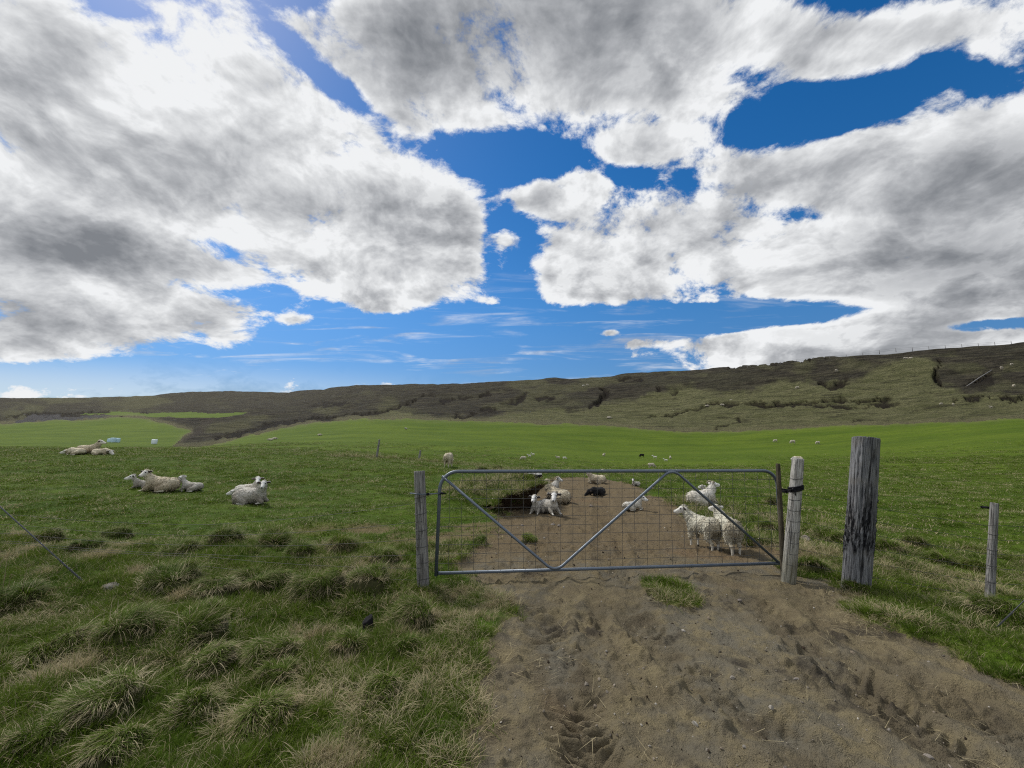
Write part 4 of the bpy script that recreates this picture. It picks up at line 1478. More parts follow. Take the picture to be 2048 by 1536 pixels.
def place_post(label, name, foot_px, foot_py, Yd, top_px, top_py, wpx0, wpx1, mat, seed, cat='post', **kw):
    ub, wb = ray(foot_px, foot_py)
    b = Vector((ub * Yd, Yd, EYE + wb * Yd))
    ut, wt = ray(top_px, top_py)
    tp = Vector((ut * Yd, Yd, EYE + wt * Yd))
    zg = height1(b.x, b.y)
    ax = (tp - b)
    b = b + ax * ((zg - b.z) / ax.z)
    ax = tp - b
    root = thing(name, label, cat, b, ax.to_track_quat('Z', 'Y').to_euler())
    me = post_mesh(name, ax.length, .5 * wpx0 * Yd / FOC, .5 * wpx1 * Yd / FOC, seed, **kw)
    link_mesh('shaft', me, mat, root)
    return root, b, ax


def wire_wrap(root, z, r, tilt=.15, rad=.0022, turn=0.0):
    a = np.linspace(0, 2 * math.pi, 26, endpoint=False)
    pts = np.stack([r * np.cos(a), r * np.sin(a), z + tilt * r * np.cos(a + turn)], 1)
    return tube_obj('wire_wrap', pts, rad, m_wire, root, 6, True)


left_post, LP, LAX = place_post('grey weathered round post holding the left end of the gate', 'gate_post', 846, 1152, 4.52, 839, 943, 23, 20.5, m_post, 3, groove=.10, slope=.10)
right_post, RP, RAX = place_post('bleached white leaning gate post wrapped with wire and a black strap', 'gate_post', 1578, 1150, 4.60, 1596, 917, 24, 20, m_pale, 5, groove=.07, algae=.9, slope=.12)
big_post, BP, BAX = place_post('thick dark timber post, leaning, with peeling black tar round its middle', 'timber_post', 1713, 1160, 4.42, 1732, 877, 43.5, 43.0, m_dark, 8, groove=.085, sides=110, rings=150, tar=(.42, .72), tar_relief=.012, slope=-.06)
thin_post, TP, TAX = place_post('thin grey fence post with a small black insulator near its top', 'fence_post', 1980, 1184, 4.10, 1989, 1007, 13.5, 11.5, m_post, 11, groove=.08, slope=.0)
stake, SP, SAX = place_post('thin brown stake standing in front of the right end of the gate', 'stake', 1567, 1148, 4.74, 1556, 928, 10, 7.6, m_stake, 13, groove=.05, sides=20, rings=30)
for k in range(6):
    wire_wrap(left_post, .10 + .17 * k, .0665, .12, turn=k)
for k in range(9):
    wire_wrap(right_post, .22 + .115 * k, .066 - .0006 * k, .35, .0028, turn=.4 + .1 * k)
for k in range(5):
    wire_wrap(thin_post, .10 + .15 * k, .036, .25, turn=1.0)
# staple-headed bolt and insulator
v, f = tube([(.03, .012, .0), (.085, .016, -.004)], [.012, .012], 10)
ins = link_mesh('insulator', mesh_py('insulator', [(v + np.array([0, 0, TAX.length - .05]), f), tube(np.array([(.085, .016, TAX.length - .054), (.10, .016, TAX.length - .054)]), [.016, .009], 10)]), m_black, thin_post)
for z_ in (.30, .62, .95):
    v, f = tube([(.016, .108, z_), (-.012, .116, z_ + .004)], .004, 6)
    link_mesh('staple', mesh_py('staple', [(v, f)]), m_wire, big_post)

# rod that hangs the gate on the left post, with black ends
p0, p1 = gate_pt(846, 986, .03), gate_pt(884, 986.5, .0)
hang = thing('hinge_rod', 'steel hinge rod with black ring between the left post and the gate', 'hinge rod', tuple(p0))
tube_obj('rod', np.array([(-.14, .01, 0), (0, -.075, .0), p1 - p0 + np.array([0.0, -.020, 0])]), .0065, m_galv, hang, 8)
ringp = [p1 - p0 + np.array([-.018 + .027 * math.cos(a), .0 + .027 * math.sin(a), 0]) for a in np.linspace(0, 2 * math.pi, 14, endpoint=False)]
tube_obj('ring', ringp, .010, m_black, hang, 8, True)
v, f = tube([p1 - p0 + np.array([.0, -.024, 0]), p1 - p0 + np.array([.045, -.024, 0])], [.011, .007], 8)
link_mesh('bolt_end', mesh_py('bolt_end', [(v, f)]), m_black, hang)
v, f = tube([(.055, -.060, 0), (.082, -.058, 0)], .014, 8)
link_mesh('nut', mesh_py('nut', [(v, f)]), m_black, hang)

# black strap tying the right end of the gate to the white post
rq = RAX.normalized()
zc = (EYE + 4.6 * ray(1588, 976)[1] - RP.z) / rq.z
cpt = RP + rq * zc
strap = thing('gate_strap', 'black rubber strap knotted round the white post and the gate end', 'strap', tuple(cpt))
parts_ = []
for k, dz_ in enumerate((-.016, .0, .014)):
    a = np.linspace(0, 2 * math.pi, 30, endpoint=False)
    parts_.append(tube(np.stack([.069 * np.cos(a), .069 * np.sin(a), dz_ + .010 * np.cos(a + .6 * k) + .010 * np.cos(a)], 1), .0095, 8, True))
link_mesh('post_loop', mesh_py('post_loop', parts_), m_black, strap)
ge = gate_pt(1561, 980, 0) - np.array(cpt)
a = np.linspace(0, 2 * math.pi, 20, endpoint=False)
link_mesh('gate_loop', mesh_py('gate_loop', [tube(np.stack([ge[0] + .032 * np.cos(a), ge[1] - .05 + .085 * np.sin(a), ge[2] + dz_ + .004 * np.cos(a)], 1), .0085, 8, True) for dz_ in (-.008, .008)]), m_black, strap)
tube_obj('tie', np.array([(-.055, -.045, .0), (-.10, -.07, -.022), (ge[0] + .04, ge[1] - .11, ge[2] - .008), (ge[0] - .01, ge[1] - .125, ge[2])]), [.014, .008, .006, .006], m_black, strap, 8)
tube_obj('loose_end', np.array([(-.050, -.052, -.005), (-.055, -.062, -.04), (-.052, -.062, -.075)]), [.008, .006, .004], m_black, strap, 8)

# ------------------------------------------------------------------ wire fences
def strand(parent, pts, sag=0.0, rad=.0018):
    pts = [np.array(p, float) for p in pts]
    out = []
    for i in range(len(pts) - 1):
        for k in range(9):
            f = k / 9
            p = pts[i] * (1 - f) + pts[i + 1] * f
            p[2] -= sag * 4 * f * (1 - f)
            out.append(p)
    out.append(pts[-1])
    return tube_obj('wire_strand', np.array(out), rad, m_wire, parent, 5)


fence_l = thing('wire_fence', 'slack wire fence running left from the grey gate post through the tussocks', 'wire fence', (LP.x, LP.y, LP.z))
lz = [.10, .22, .36, .52, .70, .90]
for k, z_ in enumerate(lz):
    e0 = np.array([-.02, -.064, z_])
    far_z = z_ * (.62 if z_ > .3 else .9)
    strand(fence_l, [e0, (-2.6, .35, far_z + .02), (-5.6, 1.0, far_z), (-8.6, 1.5, far_z + .04)], .03)
fence_r = thing('wire_fence', 'wire fence strung from the white gate post past the thin fence post', 'wire fence', (RP.x, RP.y, RP.z))
for k in range(6):
    z_ = .12 + .15 * k
    e1 = np.array([TP.x - RP.x + .02, TP.y - RP.y - .036, TP.z - RP.z + .10 + .135 * k])
    strand(fence_r, [(.06, -.02, z_ + .10), e1, e1 + np.array([2.2, -.45, .05])], .01)

# stay wires coming down from tall poles outside the picture
m_stay, t = material('stay cable')
t.bsdf.inputs['Base Color'].default_value = (0.10, 0.105, 0.115, 1)
t.bsdf.inputs['Metallic'].default_value = .3
t.bsdf.inputs['Roughness'].default_value = .55


def stay(label, px0, py0, px1, py1, d1, rise, rad, grip):
    """foot under pixel 1 at distance d1; goes up through pixel 0"""
    u, w = ray(px1, py1)
    b = np.array([u * d1, d1, EYE + w * d1])
    u0, w0 = ray(px0, py0)
    p = np.array([u0 * (d1 - .15), d1 - .15, EYE + w0 * (d1 - .15)])
    dirn = p - b
    root = thing('stay_wire', label, 'stay wire', tuple(b))
    tube_obj('cable', np.array([-dirn * .06, dirn * .5, dirn * rise]), rad, m_stay, root, 8)
    n = 60
    tt = np.linspace(.0, grip, n)
    for s_ in (0, math.pi):
        T = dirn / np.linalg.norm(dirn)
        N = np.cross(T, [0, 1, 0]); N /= np.linalg.norm(N)
        B = np.cross(T, N)
        ph = np.linspace(0, 14 * math.pi, n) + s_
        pts = tt[:, None] * dirn[None] + (rad * 1.25) * (np.cos(ph)[:, None] * N + np.sin(ph)[:, None] * B)
        tube_obj('grip_wire', pts, rad * .45, m_stay, root, 5)
    return root


stay('thick grey stay cable slanting down from the left picture edge into the grass', -6, 1008, 172, 1168, 4.35, 3.2, .0055, .30)
stay('pale stay wire slanting into the grass at the right picture edge', 2056, 1194, 1998, 1250, 3.25, 9.0, .0035, .5)

# ------------------------------------------------------------------ sheep
m_sheep, t = material('sheep')
col = attr(t, 'coat', 'Color')
oc = t.node('ShaderNodeTexCoord').outputs['Object']
wn = t.noise(oc, 26, 4, .7)
wl = attr(t, 'wool')
c = t.mix(t.math('MULTIPLY', t.rng(wn, .46, .66, 0, .42), wl), col, t.mix(1.0, col, (.62, .54, .42), 'MULTIPLY'))
t.link(c, t.bsdf.inputs['Base Color'])
t.bsdf.inputs['Roughness'].default_value = .95
t.bsdf.inputs['Sheen Weight'].default_value = .08
bump(t, t.math('MULTIPLY', wn, wl), .9, .03)
m_eye, t = material('sheep eye')
t.bsdf.inputs['Base Color'].default_value = (.010, .008, .006, 1)
t.bsdf.inputs['Roughness'].default_value = .2
m_horn, t = material('sheep horn')
oc = t.node('ShaderNodeTexCoord').outputs['Object']
t.link(t.mix(t.noise(oc, 60, 3), (.20, .17, .12), (.38, .34, .27)), t.bsdf.inputs['Base Color'])
t.bsdf.inputs['Roughness'].default_value = .6

WOOL, FACE, LEG, HOOF, EAR = range(5)


class Skel:
    def __init__(self):
        self.prims = []

    def ell(self, c, r, part, yaw=0.0, pitch=0.0):
        n = max(r) / min(r)
        self.prims.append(('e', np.array(c, float), np.array(r, float), Matrix.Rotation(yaw, 3, 'Z') @ Matrix.Rotation(-pitch, 3, 'Y'), part))

    def cap(self, a, b, r0, r1, part):
        self.prims.append(('c', np.array(a, float), np.array(b, float), r0, r1, part))


ICO = None


def ico():
    global ICO
    if ICO is None:
        bm = bmesh.new()
        bmesh.ops.create_icosphere(bm, subdivisions=3, radius=1)
        bm.verts.ensure_lookup_table()
        ICO = (np.array([v.co[:] for v in bm.verts]), np.array([[v.index for v in f.verts] for f in bm.faces]))
        bm.free()
    return ICO


def skin_of(sk, voxel, name):
    V, F = ico()
    vs, fs, o = [], [], 0
    for p in sk.prims:
        if p[0] == 'e':
            M = np.array(p[3])
            vs.append((V * p[2]) @ M.T + p[1]); fs.append(F + o); o += len(V)
        else:
            _, a, b, r0, r1, part = p
            L = np.linalg.norm(b - a)
            n = max(2, int(math.ceil(L / (0.45 * min(r0, r1)))) + 1)
            n = min(n, 14)
            for k in range(n):
                f = k / (n - 1)
                vs.append(V * (r0 + (r1 - r0) * f) + a + (b - a) * f); fs.append(F + o); o += len(V)
    me = mesh_np(name, np.concatenate(vs), np.concatenate(fs))
    ob = bpy.data.objects.new(name, me)
    COL.objects.link(ob)
    md = ob.modifiers.new('r', 'REMESH'); md.mode = 'VOXEL'; md.voxel_size = voxel
    sm = ob.modifiers.new('s', 'SMOOTH'); sm.factor = .5; sm.iterations = 3
    dg = bpy.context.evaluated_depsgraph_get()
    out = bpy.data.meshes.new_from_object(ob.evaluated_get(dg))
    bpy.data.objects.remove(ob)
    bpy.data.meshes.remove(me)
    return out


def prim_dist(sk, P):
    D = np.zeros((len(sk.prims), len(P)))
    for i, p in enumerate(sk.prims):
        if p[0] == 'e':
            M = np.array(p[3])
            q_ = (P - p[1]) @ M
            k0 = np.linalg.norm(q_ / p[2], axis=1)
            D[i] = (k0 - 1) * np.min(p[2])
        else:
            _, a, b, r0, r1, part = p
            ab = b - a
            tt = np.clip(((P - a) @ ab) / (ab @ ab), 0, 1)
            D[i] = np.linalg.norm(P - a - tt[:, None] * ab, axis=1) - (r0 + (r1 - r0) * tt)
    return D


def sheep_skeleton(pose, yaw, pitch, lamb, fleece=1.0):
    """x forward, y left, z up, feet on z=0; returns skeleton and head frame"""
    sk = Skel()
    fat = (.80 if lamb else 1.0) * fleece
    hs = 1.28 if lamb else 1.0
    if pose in ('stand', 'graze', 'walk'):
        lift = .15 if lamb else .12
        sk.ell((.21, 0, .49 + lift), (.25, .185 * fat, .225 * fat), WOOL)
        sk.ell((-.03, 0, .475 + lift), (.36, .212 * fat, .222 * fat), WOOL)
        sk.ell((-.28, 0, .50 + lift), (.215, .192 * fat, .212 * fat), WOOL)
        S = np.array([.33, 0, .57 + lift])
        for s in (1, -1):
            sw = .07 * s if pose == 'walk' else .012 * s
            sk.cap((.27, .10 * s, .40 + lift), (.285 + sw * .5, .108 * s, .25), .085 * fat, .050, WOOL)
            sk.cap((.285 + sw * .5, .108 * s, .25), (.275 + sw, .106 * s, .045), .034, .025, LEG)
            sk.cap((.275 + sw, .106 * s, .03), (.305 + sw, .106 * s, .024), .028, .024, HOOF)
            sk.cap((-.30, .105 * s, .46 + lift), (-.245 - sw * .4, .118 * s, .33), .125 * fat, .080, WOOL)
            sk.cap((-.245 - sw * .4, .118 * s, .33), (-.370 - sw, .112 * s, .215), .060, .034, WOOL)
            sk.cap((-.370 - sw, .112 * s, .215), (-.350 - sw, .108 * s, .045), .031, .025, LEG)
            sk.cap((-.350 - sw, .108 * s, .03), (-.318 - sw, .108 * s, .024), .028, .024, HOOF)
        sk.cap((-.47, 0, .58 + lift), (-.51, 0, .43 + lift), .045, .028, WOOL)
        if pose == 'graze':
            H = S + np.array([.24 * math.cos(yaw * .6), .24 * math.sin(yaw * .6), -.33])
        else:
            H = S + np.array([.20 * math.cos(yaw * .7), .20 * math.sin(yaw * .7), .235])
    else:
        sk.ell((.20, 0, .265), (.25, .205 * fat, .225 * fat), WOOL)
        sk.ell((-.03, 0, .235), (.37, .245 * fat, .222 * fat), WOOL)
        sk.ell((-.28, 0, .235), (.23, .235 * fat, .215 * fat), WOOL)
        S = np.array([.32, 0, .36])
        for s in (1, -1):
            stretched = (s == 1) if pose == 'lie_leg' else False
            sk.cap((.27, .12 * s, .19), (.42, .135 * s, .085), .085 * fat, .050, WOOL)
            if stretched or pose == 'sit':
                sk.cap((.42, .135 * s, .075), (.57, .15 * s, .032), .034, .025, LEG)
                sk.cap((.57, .15 * s, .030), (.61, .15 * s, .026), .028, .024, HOOF)
            else:
                sk.cap((.43, .135 * s, .065), (.27, .175 * s, .034), .034, .026, LEG)
                sk.cap((.27, .175 * s, .030), (.24, .175 * s, .026), .028, .024, HOOF)
            sk.cap((-.28, .17 * s, .18), (-.04, .225 * s, .105), .135 * fat, .080, WOOL)
            sk.cap((-.04, .235 * s, .07), (-.22, .265 * s, .045), .045, .034, LEG)
            sk.cap((-.22, .265 * s, .040), (.02, .275 * s, .030), .030, .024, LEG)
            sk.cap((.02, .275 * s, .028), (.055, .275 * s, .026), .028, .024, HOOF)
        sk.cap((-.47, 0, .30), (-.52, 0, .16), .045, .028, WOOL)
        if pose == 'sleep':
            H = S + np.array([.27 * math.cos(yaw * .7), .27 * math.sin(yaw * .7), -.13])
        else:
            H = S + np.array([.17 * math.cos(yaw * .7), .17 * math.sin(yaw * .7), .265])
    # neck
    f = np.array([math.cos(yaw) * math.cos(pitch), math.sin(yaw) * math.cos(pitch), math.sin(pitch)])
    l = np.array([-math.sin(yaw), math.cos(yaw), 0])
    u = np.cross(f, l)
    sk.cap(S + np.array([-.06, 0, -.03]), S * .45 + H * .55, .165 * fat, .115 * fat, WOOL)
    sk.cap(S * .45 + H * .55, H - f * .03 - u * .01, .115 * fat, .078 * hs, WOOL)
    hs *= 1.17
    g = lambda a, b, c_: H + hs * (a * f + b * l + c_ * u)
    sk.ell(H + hs * .015 * f, (.085 * hs, .062 * hs, .070 * hs), FACE, yaw, pitch)
    sk.ell(H + hs * (-.03 * f + .03 * u), (.065 * hs, .060 * hs, .055 * hs), WOOL, yaw, pitch)
    sk.cap(g(.05, 0, -.005), g(.195, 0, -.040), .054 * hs, .034 * hs, FACE)
    sk.cap(g(.02, 0, -.050), g(.165, 0, -.066), .042 * hs, .026 * hs, FACE)
    for s in (1, -1):
        sk.cap(g(-.015, .052 * s, .020), g(-.030, .128 * s, .018), .024 * hs, .031 * hs, EAR)
        sk.cap(g(-.030, .128 * s, .018), g(-.030, .152 * s, .008), .028 * hs, .013, EAR)
    frame = dict(H=H, f=f, l=l, u=u, hs=hs, nose=g(.215, 0, -.040), ears=[g(-.03, .11 * s, .02) for s in (1, -1)], eyes=[g(.062, .0505 * s, .018) for s in (1, -1)], horn=[g(-.02, .035 * s, .055) for s in (1, -1)])
    return sk, frame


COATS = {
    'cream': dict(wool=(.60, .54, .41), low=(.40, .33, .23), face=(.66, .63, .57), leg=(.56, .51, .42)),
    'white': dict(wool=(.66, .64, .58), low=(.50, .46, .38), face=(.70, .69, .66), leg=(.62, .60, .54)),
    'grey': dict(wool=(.52, .50, .45), low=(.33, .30, .25), face=(.66, .65, .62), leg=(.52, .50, .45)),
    'dirty': dict(wool=(.58, .56, .46), low=(.46, .41, .31), face=(.60, .58, .53), leg=(.56, .53, .46)),
    'black': dict(wool=(.011, .011, .012), low=(.011, .010, .010), face=(.010, .010, .011), leg=(.012, .012, .012)),
    'pied': dict(wool=(.66, .65, .61), low=(.012, .012, .012), face=(.012, .012, .012), leg=(.35, .34, .31)),
}


def sheep_mesh(name, pose, yaw, pitch, lamb, coat, seed, voxel, rough=1.0):
    sk, fr_ = sheep_skeleton(pose, yaw, pitch, lamb)
    me = skin_of(sk, voxel, name)
    n = len(me.vertices)
    P = np.zeros(n * 3, np.float32); me.vertices.foreach_get('co', P); P = P.reshape(-1, 3).astype(float)
    N = np.zeros(n * 3, np.float32); me.vertices.foreach_get('normal', N); N = N.reshape(-1, 3).astype(float)
    D = prim_dist(sk, P)
    part = np.array([p[-1] for p in sk.prims])[np.argmin(D, 0)]
    wool = (part == WOOL).astype(float)
    s = seed * 3.1
    lump = fbm(P[:, 0] * 11 + P[:, 2] * 6 + s, P[:, 1] * 11 - P[:, 2] * 8, 3, seed) * .6 + fbm(P[:, 0] * 30 + P[:, 2] * 22, P[:, 1] * 30 + P[:, 2] * 9 + s, 2, seed + 1) * .5
    P2 = P + N * (wool * lump * .013 * rough)[:, None]
    P2[:, 2] = np.maximum(P2[:, 2], 0.0)
    me.vertices.foreach_set('co', np.ascontiguousarray(P2, np.float32).ravel())
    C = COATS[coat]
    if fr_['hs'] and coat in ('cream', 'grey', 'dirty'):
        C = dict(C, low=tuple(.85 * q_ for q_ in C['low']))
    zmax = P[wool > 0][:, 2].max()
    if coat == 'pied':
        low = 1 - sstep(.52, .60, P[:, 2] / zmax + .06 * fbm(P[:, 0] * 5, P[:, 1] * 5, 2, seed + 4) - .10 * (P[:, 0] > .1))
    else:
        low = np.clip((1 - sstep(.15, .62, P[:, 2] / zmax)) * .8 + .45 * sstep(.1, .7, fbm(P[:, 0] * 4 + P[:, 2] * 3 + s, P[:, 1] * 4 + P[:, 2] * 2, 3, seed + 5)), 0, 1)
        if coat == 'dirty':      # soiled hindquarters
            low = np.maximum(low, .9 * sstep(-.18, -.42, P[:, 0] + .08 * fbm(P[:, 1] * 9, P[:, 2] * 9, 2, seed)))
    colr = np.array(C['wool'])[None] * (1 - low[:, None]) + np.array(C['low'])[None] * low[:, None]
    face, leg, hoof, ear = [(part == k)[:, None] for k in (FACE, LEG, HOOF, EAR)]
    colr = np.where(face | ear, np.array(C['face'])[None], colr)
    colr = np.where(leg, np.array(C['leg'])[None], colr)
    colr = np.where(hoof, np.array([.05, .042, .035])[None], colr)
    hs = fr_['hs']
    q_ = P - fr_['nose']
    ln, uu, ff = q_ @ fr_['l'], q_ @ fr_['u'], q_ @ fr_['f']
    nose = np.exp(-((ln / (.020 * hs)) ** 2 + ((uu - .004) / (.022 * hs)) ** 2 + (ff / (.032 * hs)) ** 2))
    colr = colr * (1 - .95 * np.clip(nose * 1.5, 0, 1))[:, None] + np.array([.02, .016, .015])[None] * (.95 * np.clip(nose * 1.5, 0, 1))[:, None]
    for e in fr_['eyes']:
        d_ = np.linalg.norm(P - e, axis=1)
        k = np.clip(1.35 - d_ / (.022 * hs), 0, 1)[:, None]
        colr = colr * (1 - .8 * k) + np.array([.05, .042, .036])[None] * .8 * k
    inner = ((part == EAR) & (N @ fr_['f'] > .15))[:, None]
    colr = np.where(inner, np.array([.045, .035, .030])[None] if coat not in ('white',) else np.array([.10, .075, .065])[None], colr)
    add_color(me, 'coat', colr)
    add_float(me, 'wool', wool)
    for p in me.polygons:
        p.use_smooth = True
    me.materials.clear()
    me.materials.append(m_sheep)
    return me, sk, fr_, (P2, N, colr, wool)


def fleece_mesh(data, seed, n=1500, length=.045):
    P, N, colr, wool = data
    rng = np.random.default_rng(seed)
    ok = np.where(wool > .5)[0]
    k = rng.choice(ok, n)
    p, nn = P[k] - N[k] * .006, N[k]
    down = np.array([-.25, 0, -.75])[None] + rng.normal(0, .45, (n, 3))
    d = nn * rng.uniform(.25, .9, n)[:, None] + down * .8
    d /= np.linalg.norm(d, axis=1)[:, None]
    sd = np.cross(d, nn + rng.normal(0, .3, (n, 3))); sd /= np.linalg.norm(sd, axis=1)[:, None] + 1e-9
    L = length * rng.uniform(.5, 1.3, n)[:, None]
    w = .010 * rng.uniform(.6, 1.3, n)[:, None]
    v = np.stack([p - sd * w, p + sd * w, p + d * L * .6 + sd * w * .7 + nn * .004, p + d * L], 1)
    v[..., 2] = np.maximum(v[..., 2], 0.004)
    F = np.array([[0, 1, 2], [0, 2, 3]])
    me = mesh_np('fleece', v.reshape(-1, 3), (F[None] + (np.arange(n) * 4)[:, None, None]).reshape(-1, 3), smooth=False)
    add_color(me, 'coat', np.repeat(colr[k] * rng.uniform(.82, 1.12, n)[:, None], 4, axis=0))
    add_float(me, 'wool', np.ones(n * 4))
    me.materials.append(m_sheep)
    return me


def horn_mesh(base, fr_, side, size, curl):
    f, l, u = fr_['f'], fr_['l'] * side, fr_['u']
    pts, rad = [], []
    n = 22
    for k in range(n):
        e = k / (n - 1)
        a = e * curl
        pts.append(base + size * ((-.55 * math.sin(a)) * f + (.35 * e + .30 * (1 - math.cos(a)) * .6) * l + (.55 * (1 - math.cos(a)) * -1.0 + .50 * math.sin(min(a, 1.57))) * u))
        rad.append(size * (.16 * (1 - e) + .03))
    return mesh_py('horn', [tube(np.array(pts), np.array(rad), 8)])


EYE_ME = None


def eye_mesh():
    global EYE_ME
    if EYE_ME is None:
        bm = bmesh.new()
        bmesh.ops.create_uvsphere(bm, u_segments=10, v_segments=7, radius=1)
        EYE_ME = bpy.data.meshes.new('eye'); bm.to_mesh(EYE_ME); bm.free()
        EYE_ME.materials.append(m_eye)
        for p in EYE_ME.polygons:
            p.use_smooth = True
    return EYE_ME


POSE_H = {'stand': 1.03, 'walk': 1.03, 'graze': .83, 'lie': .735, 'lie_leg': .735, 'sit': .735, 'sleep': .48}
G_NEAR = 'sheep and lambs resting and standing near the gate'
# name, label, column, foot row, height in photo px, pose, heading, head turn, head pitch, coat, horns
NEAR = [
    ('sheep', 'ewe of the farthest left trio, lying and facing right with raised head', 176, 908, 29, 'lie', 8, 6, -8, 'cream', 0),
    ('lamb', 'lamb curled in front of the farthest left ewe, legs stretched to the left', 152, 910, 16.5, 'sleep', 176, 12, -5, 'cream', 0),
    ('lamb', 'lamb asleep at the right of the farthest left ewe, nose to the right', 201, 910, 15, 'sleep', 4, -8, -25, 'cream', 0),
    ('sheep', 'big cream ewe lying on the turf at left, head turned to the camera', 322, 982, 44, 'lie_leg', 188, 84, -12, 'cream', 0),
    ('lamb', 'lamb half hidden behind the head of the big cream ewe', 288, 976, 28, 'lie_leg', 205, 20, -8, 'grey', 0),
    ('lamb', 'grey lamb lying with its chin against the back of the big cream ewe', 383, 982, 31, 'lie', 180, 8, -10, 'grey', 0),
    ('sheep', 'grey fleeced ewe lying side on, its face turned to the camera, beside two lambs', 500, 1007, 47, 'lie', 3, -72, -14, 'grey', 0),
    ('lamb', 'white lamb looking at the camera over the back of the grey fleeced ewe', 495, 988, 34, 'lie', 4, -64, -10, 'white', 0),
    ('lamb', 'lamb asleep behind the rump of the grey fleeced ewe', 492, 992, 20, 'sleep', 178, 10, -10, 'white', 0),
    ('sheep', 'round cream sheep grazing with its rump to the camera, above the left gate post', 897, 935, 29, 'graze', 82, 10, -60, 'cream', 0),
    ('sheep', 'cream ewe lying beside the bank hollow behind the mesh, rump to the camera', 1115, 1005, 44, 'lie', 128, 20, -6, 'cream', 0),
    ('sheep', 'horned ewe whose dark patched head shows behind the ewe at the bank hollow', 1106, 986, 29, 'lie', 60, -95, -10, 'grey', 1),
    ('lamb', 'grey lamb sitting at the mouth of the dark bank hollow, left of the horned lamb', 1076, 1024, 37, 'sit', 248, 6, -6, 'grey', 0),
    ('lamb', 'grey lamb with small curled horns facing the camera by the bank hollow', 1099, 1026, 43, 'sit', 292, -34, -12, 'grey', 1),
    ('sheep', 'black and white sheep lying on the bank just under the top rail', 1068, 957, 15, 'sleep', 178, 0, -20, 'pied', 0),
    ('sheep', 'cream sheep lying at the far crest of the track, ears up under the top rail', 1193, 966, 27, 'lie', 172, 70, -4, 'cream', 0),
    ('lamb', 'black lamb curled up on the bare track near its crest', 1195, 989, 18, 'sleep', 215, -10, -20, 'black', 0),
    ('lamb', 'lamb resting in the grass tuft at the right of the track crest', 1272, 971, 14, 'lie', 200, 60, -8, 'grey', 0),
    ('lamb', 'white lamb lying on the bare track behind the middle of the gate', 1266, 1021, 29, 'lie_leg', 6, -50, -14, 'white', 0),
    ('sheep', 'white ewe with back swept horns lying in grass, looking right, behind the right brace', 1404, 1009, 45, 'lie', 14, 6, 4, 'white', 2),
    ('lamb', 'lamb almost hidden behind the back of the horned white ewe', 1414, 998, 26, 'lie', 90, 10, 0, 'grey', 0),
    ('sheep', 'dirty white sheep standing on the track and looking left, behind the gate', 1407, 1094, 78, 'stand', 112, 58, -12, 'dirty', 0),
    ('sheep', 'white sheep walking away from the camera, next to the one looking left', 1459, 1103, 84, 'walk', 84, 20, 0, 'dirty', 0),
    ('lamb', 'small white lamb pushing in between the two standing sheep', 1442, 1082, 30, 'graze', 186, 10, -30, 'white', 0),
    ('sheep', 'cream sheep lying out on the pasture, seen just over the white gate post', 1596, 921, 8.5, 'sleep', 178, 0, -10, 'cream', 0),
]
for k, (nm, lab, px, py, hp, pose, head, yaw, pitch, coat, horns) in enumerate(NEAR):
    x, y, z = on_ground(px, py)
    sc_ = hp * y / FOC / POSE_H[pose]
    lamb = nm == 'lamb'
    if lamb:
        sc_ *= 1.0
    vox = max(.0125, min(.03, .55 * y / FOC / sc_ * 2))
    me, sk, fr_, data = sheep_mesh('body', pose, R(yaw), R(pitch), lamb, coat, 200 + k, vox)
    root = thing(nm, lab, nm, (x, y, z - .012), (0, 0, R(head)), G_NEAR)
    root.scale = (sc_, sc_, sc_)
    body = link_mesh('body', me, None, root)
    link_mesh('fleece', fleece_mesh(data, 300 + k, 1500 if hp > 25 else 700, .035 if lamb else .05), None, body)
    if hp > 24:
        for e in fr_['eyes']:
            o = link_mesh('eye', eye_mesh(), None, root)
            o.location = e
            o.scale = (.0125 * fr_['hs'],) * 3
    if horns:
        for s, b in zip((1, -1), fr_['horn']):
            hm = horn_mesh(b, fr_, s, (.13 if lamb else .17) * (1.2 if horns == 2 else 1), 3.9 if horns == 1 else 2.0)
            hm.materials.append(m_horn)
            link_mesh('horn', hm, None, root)

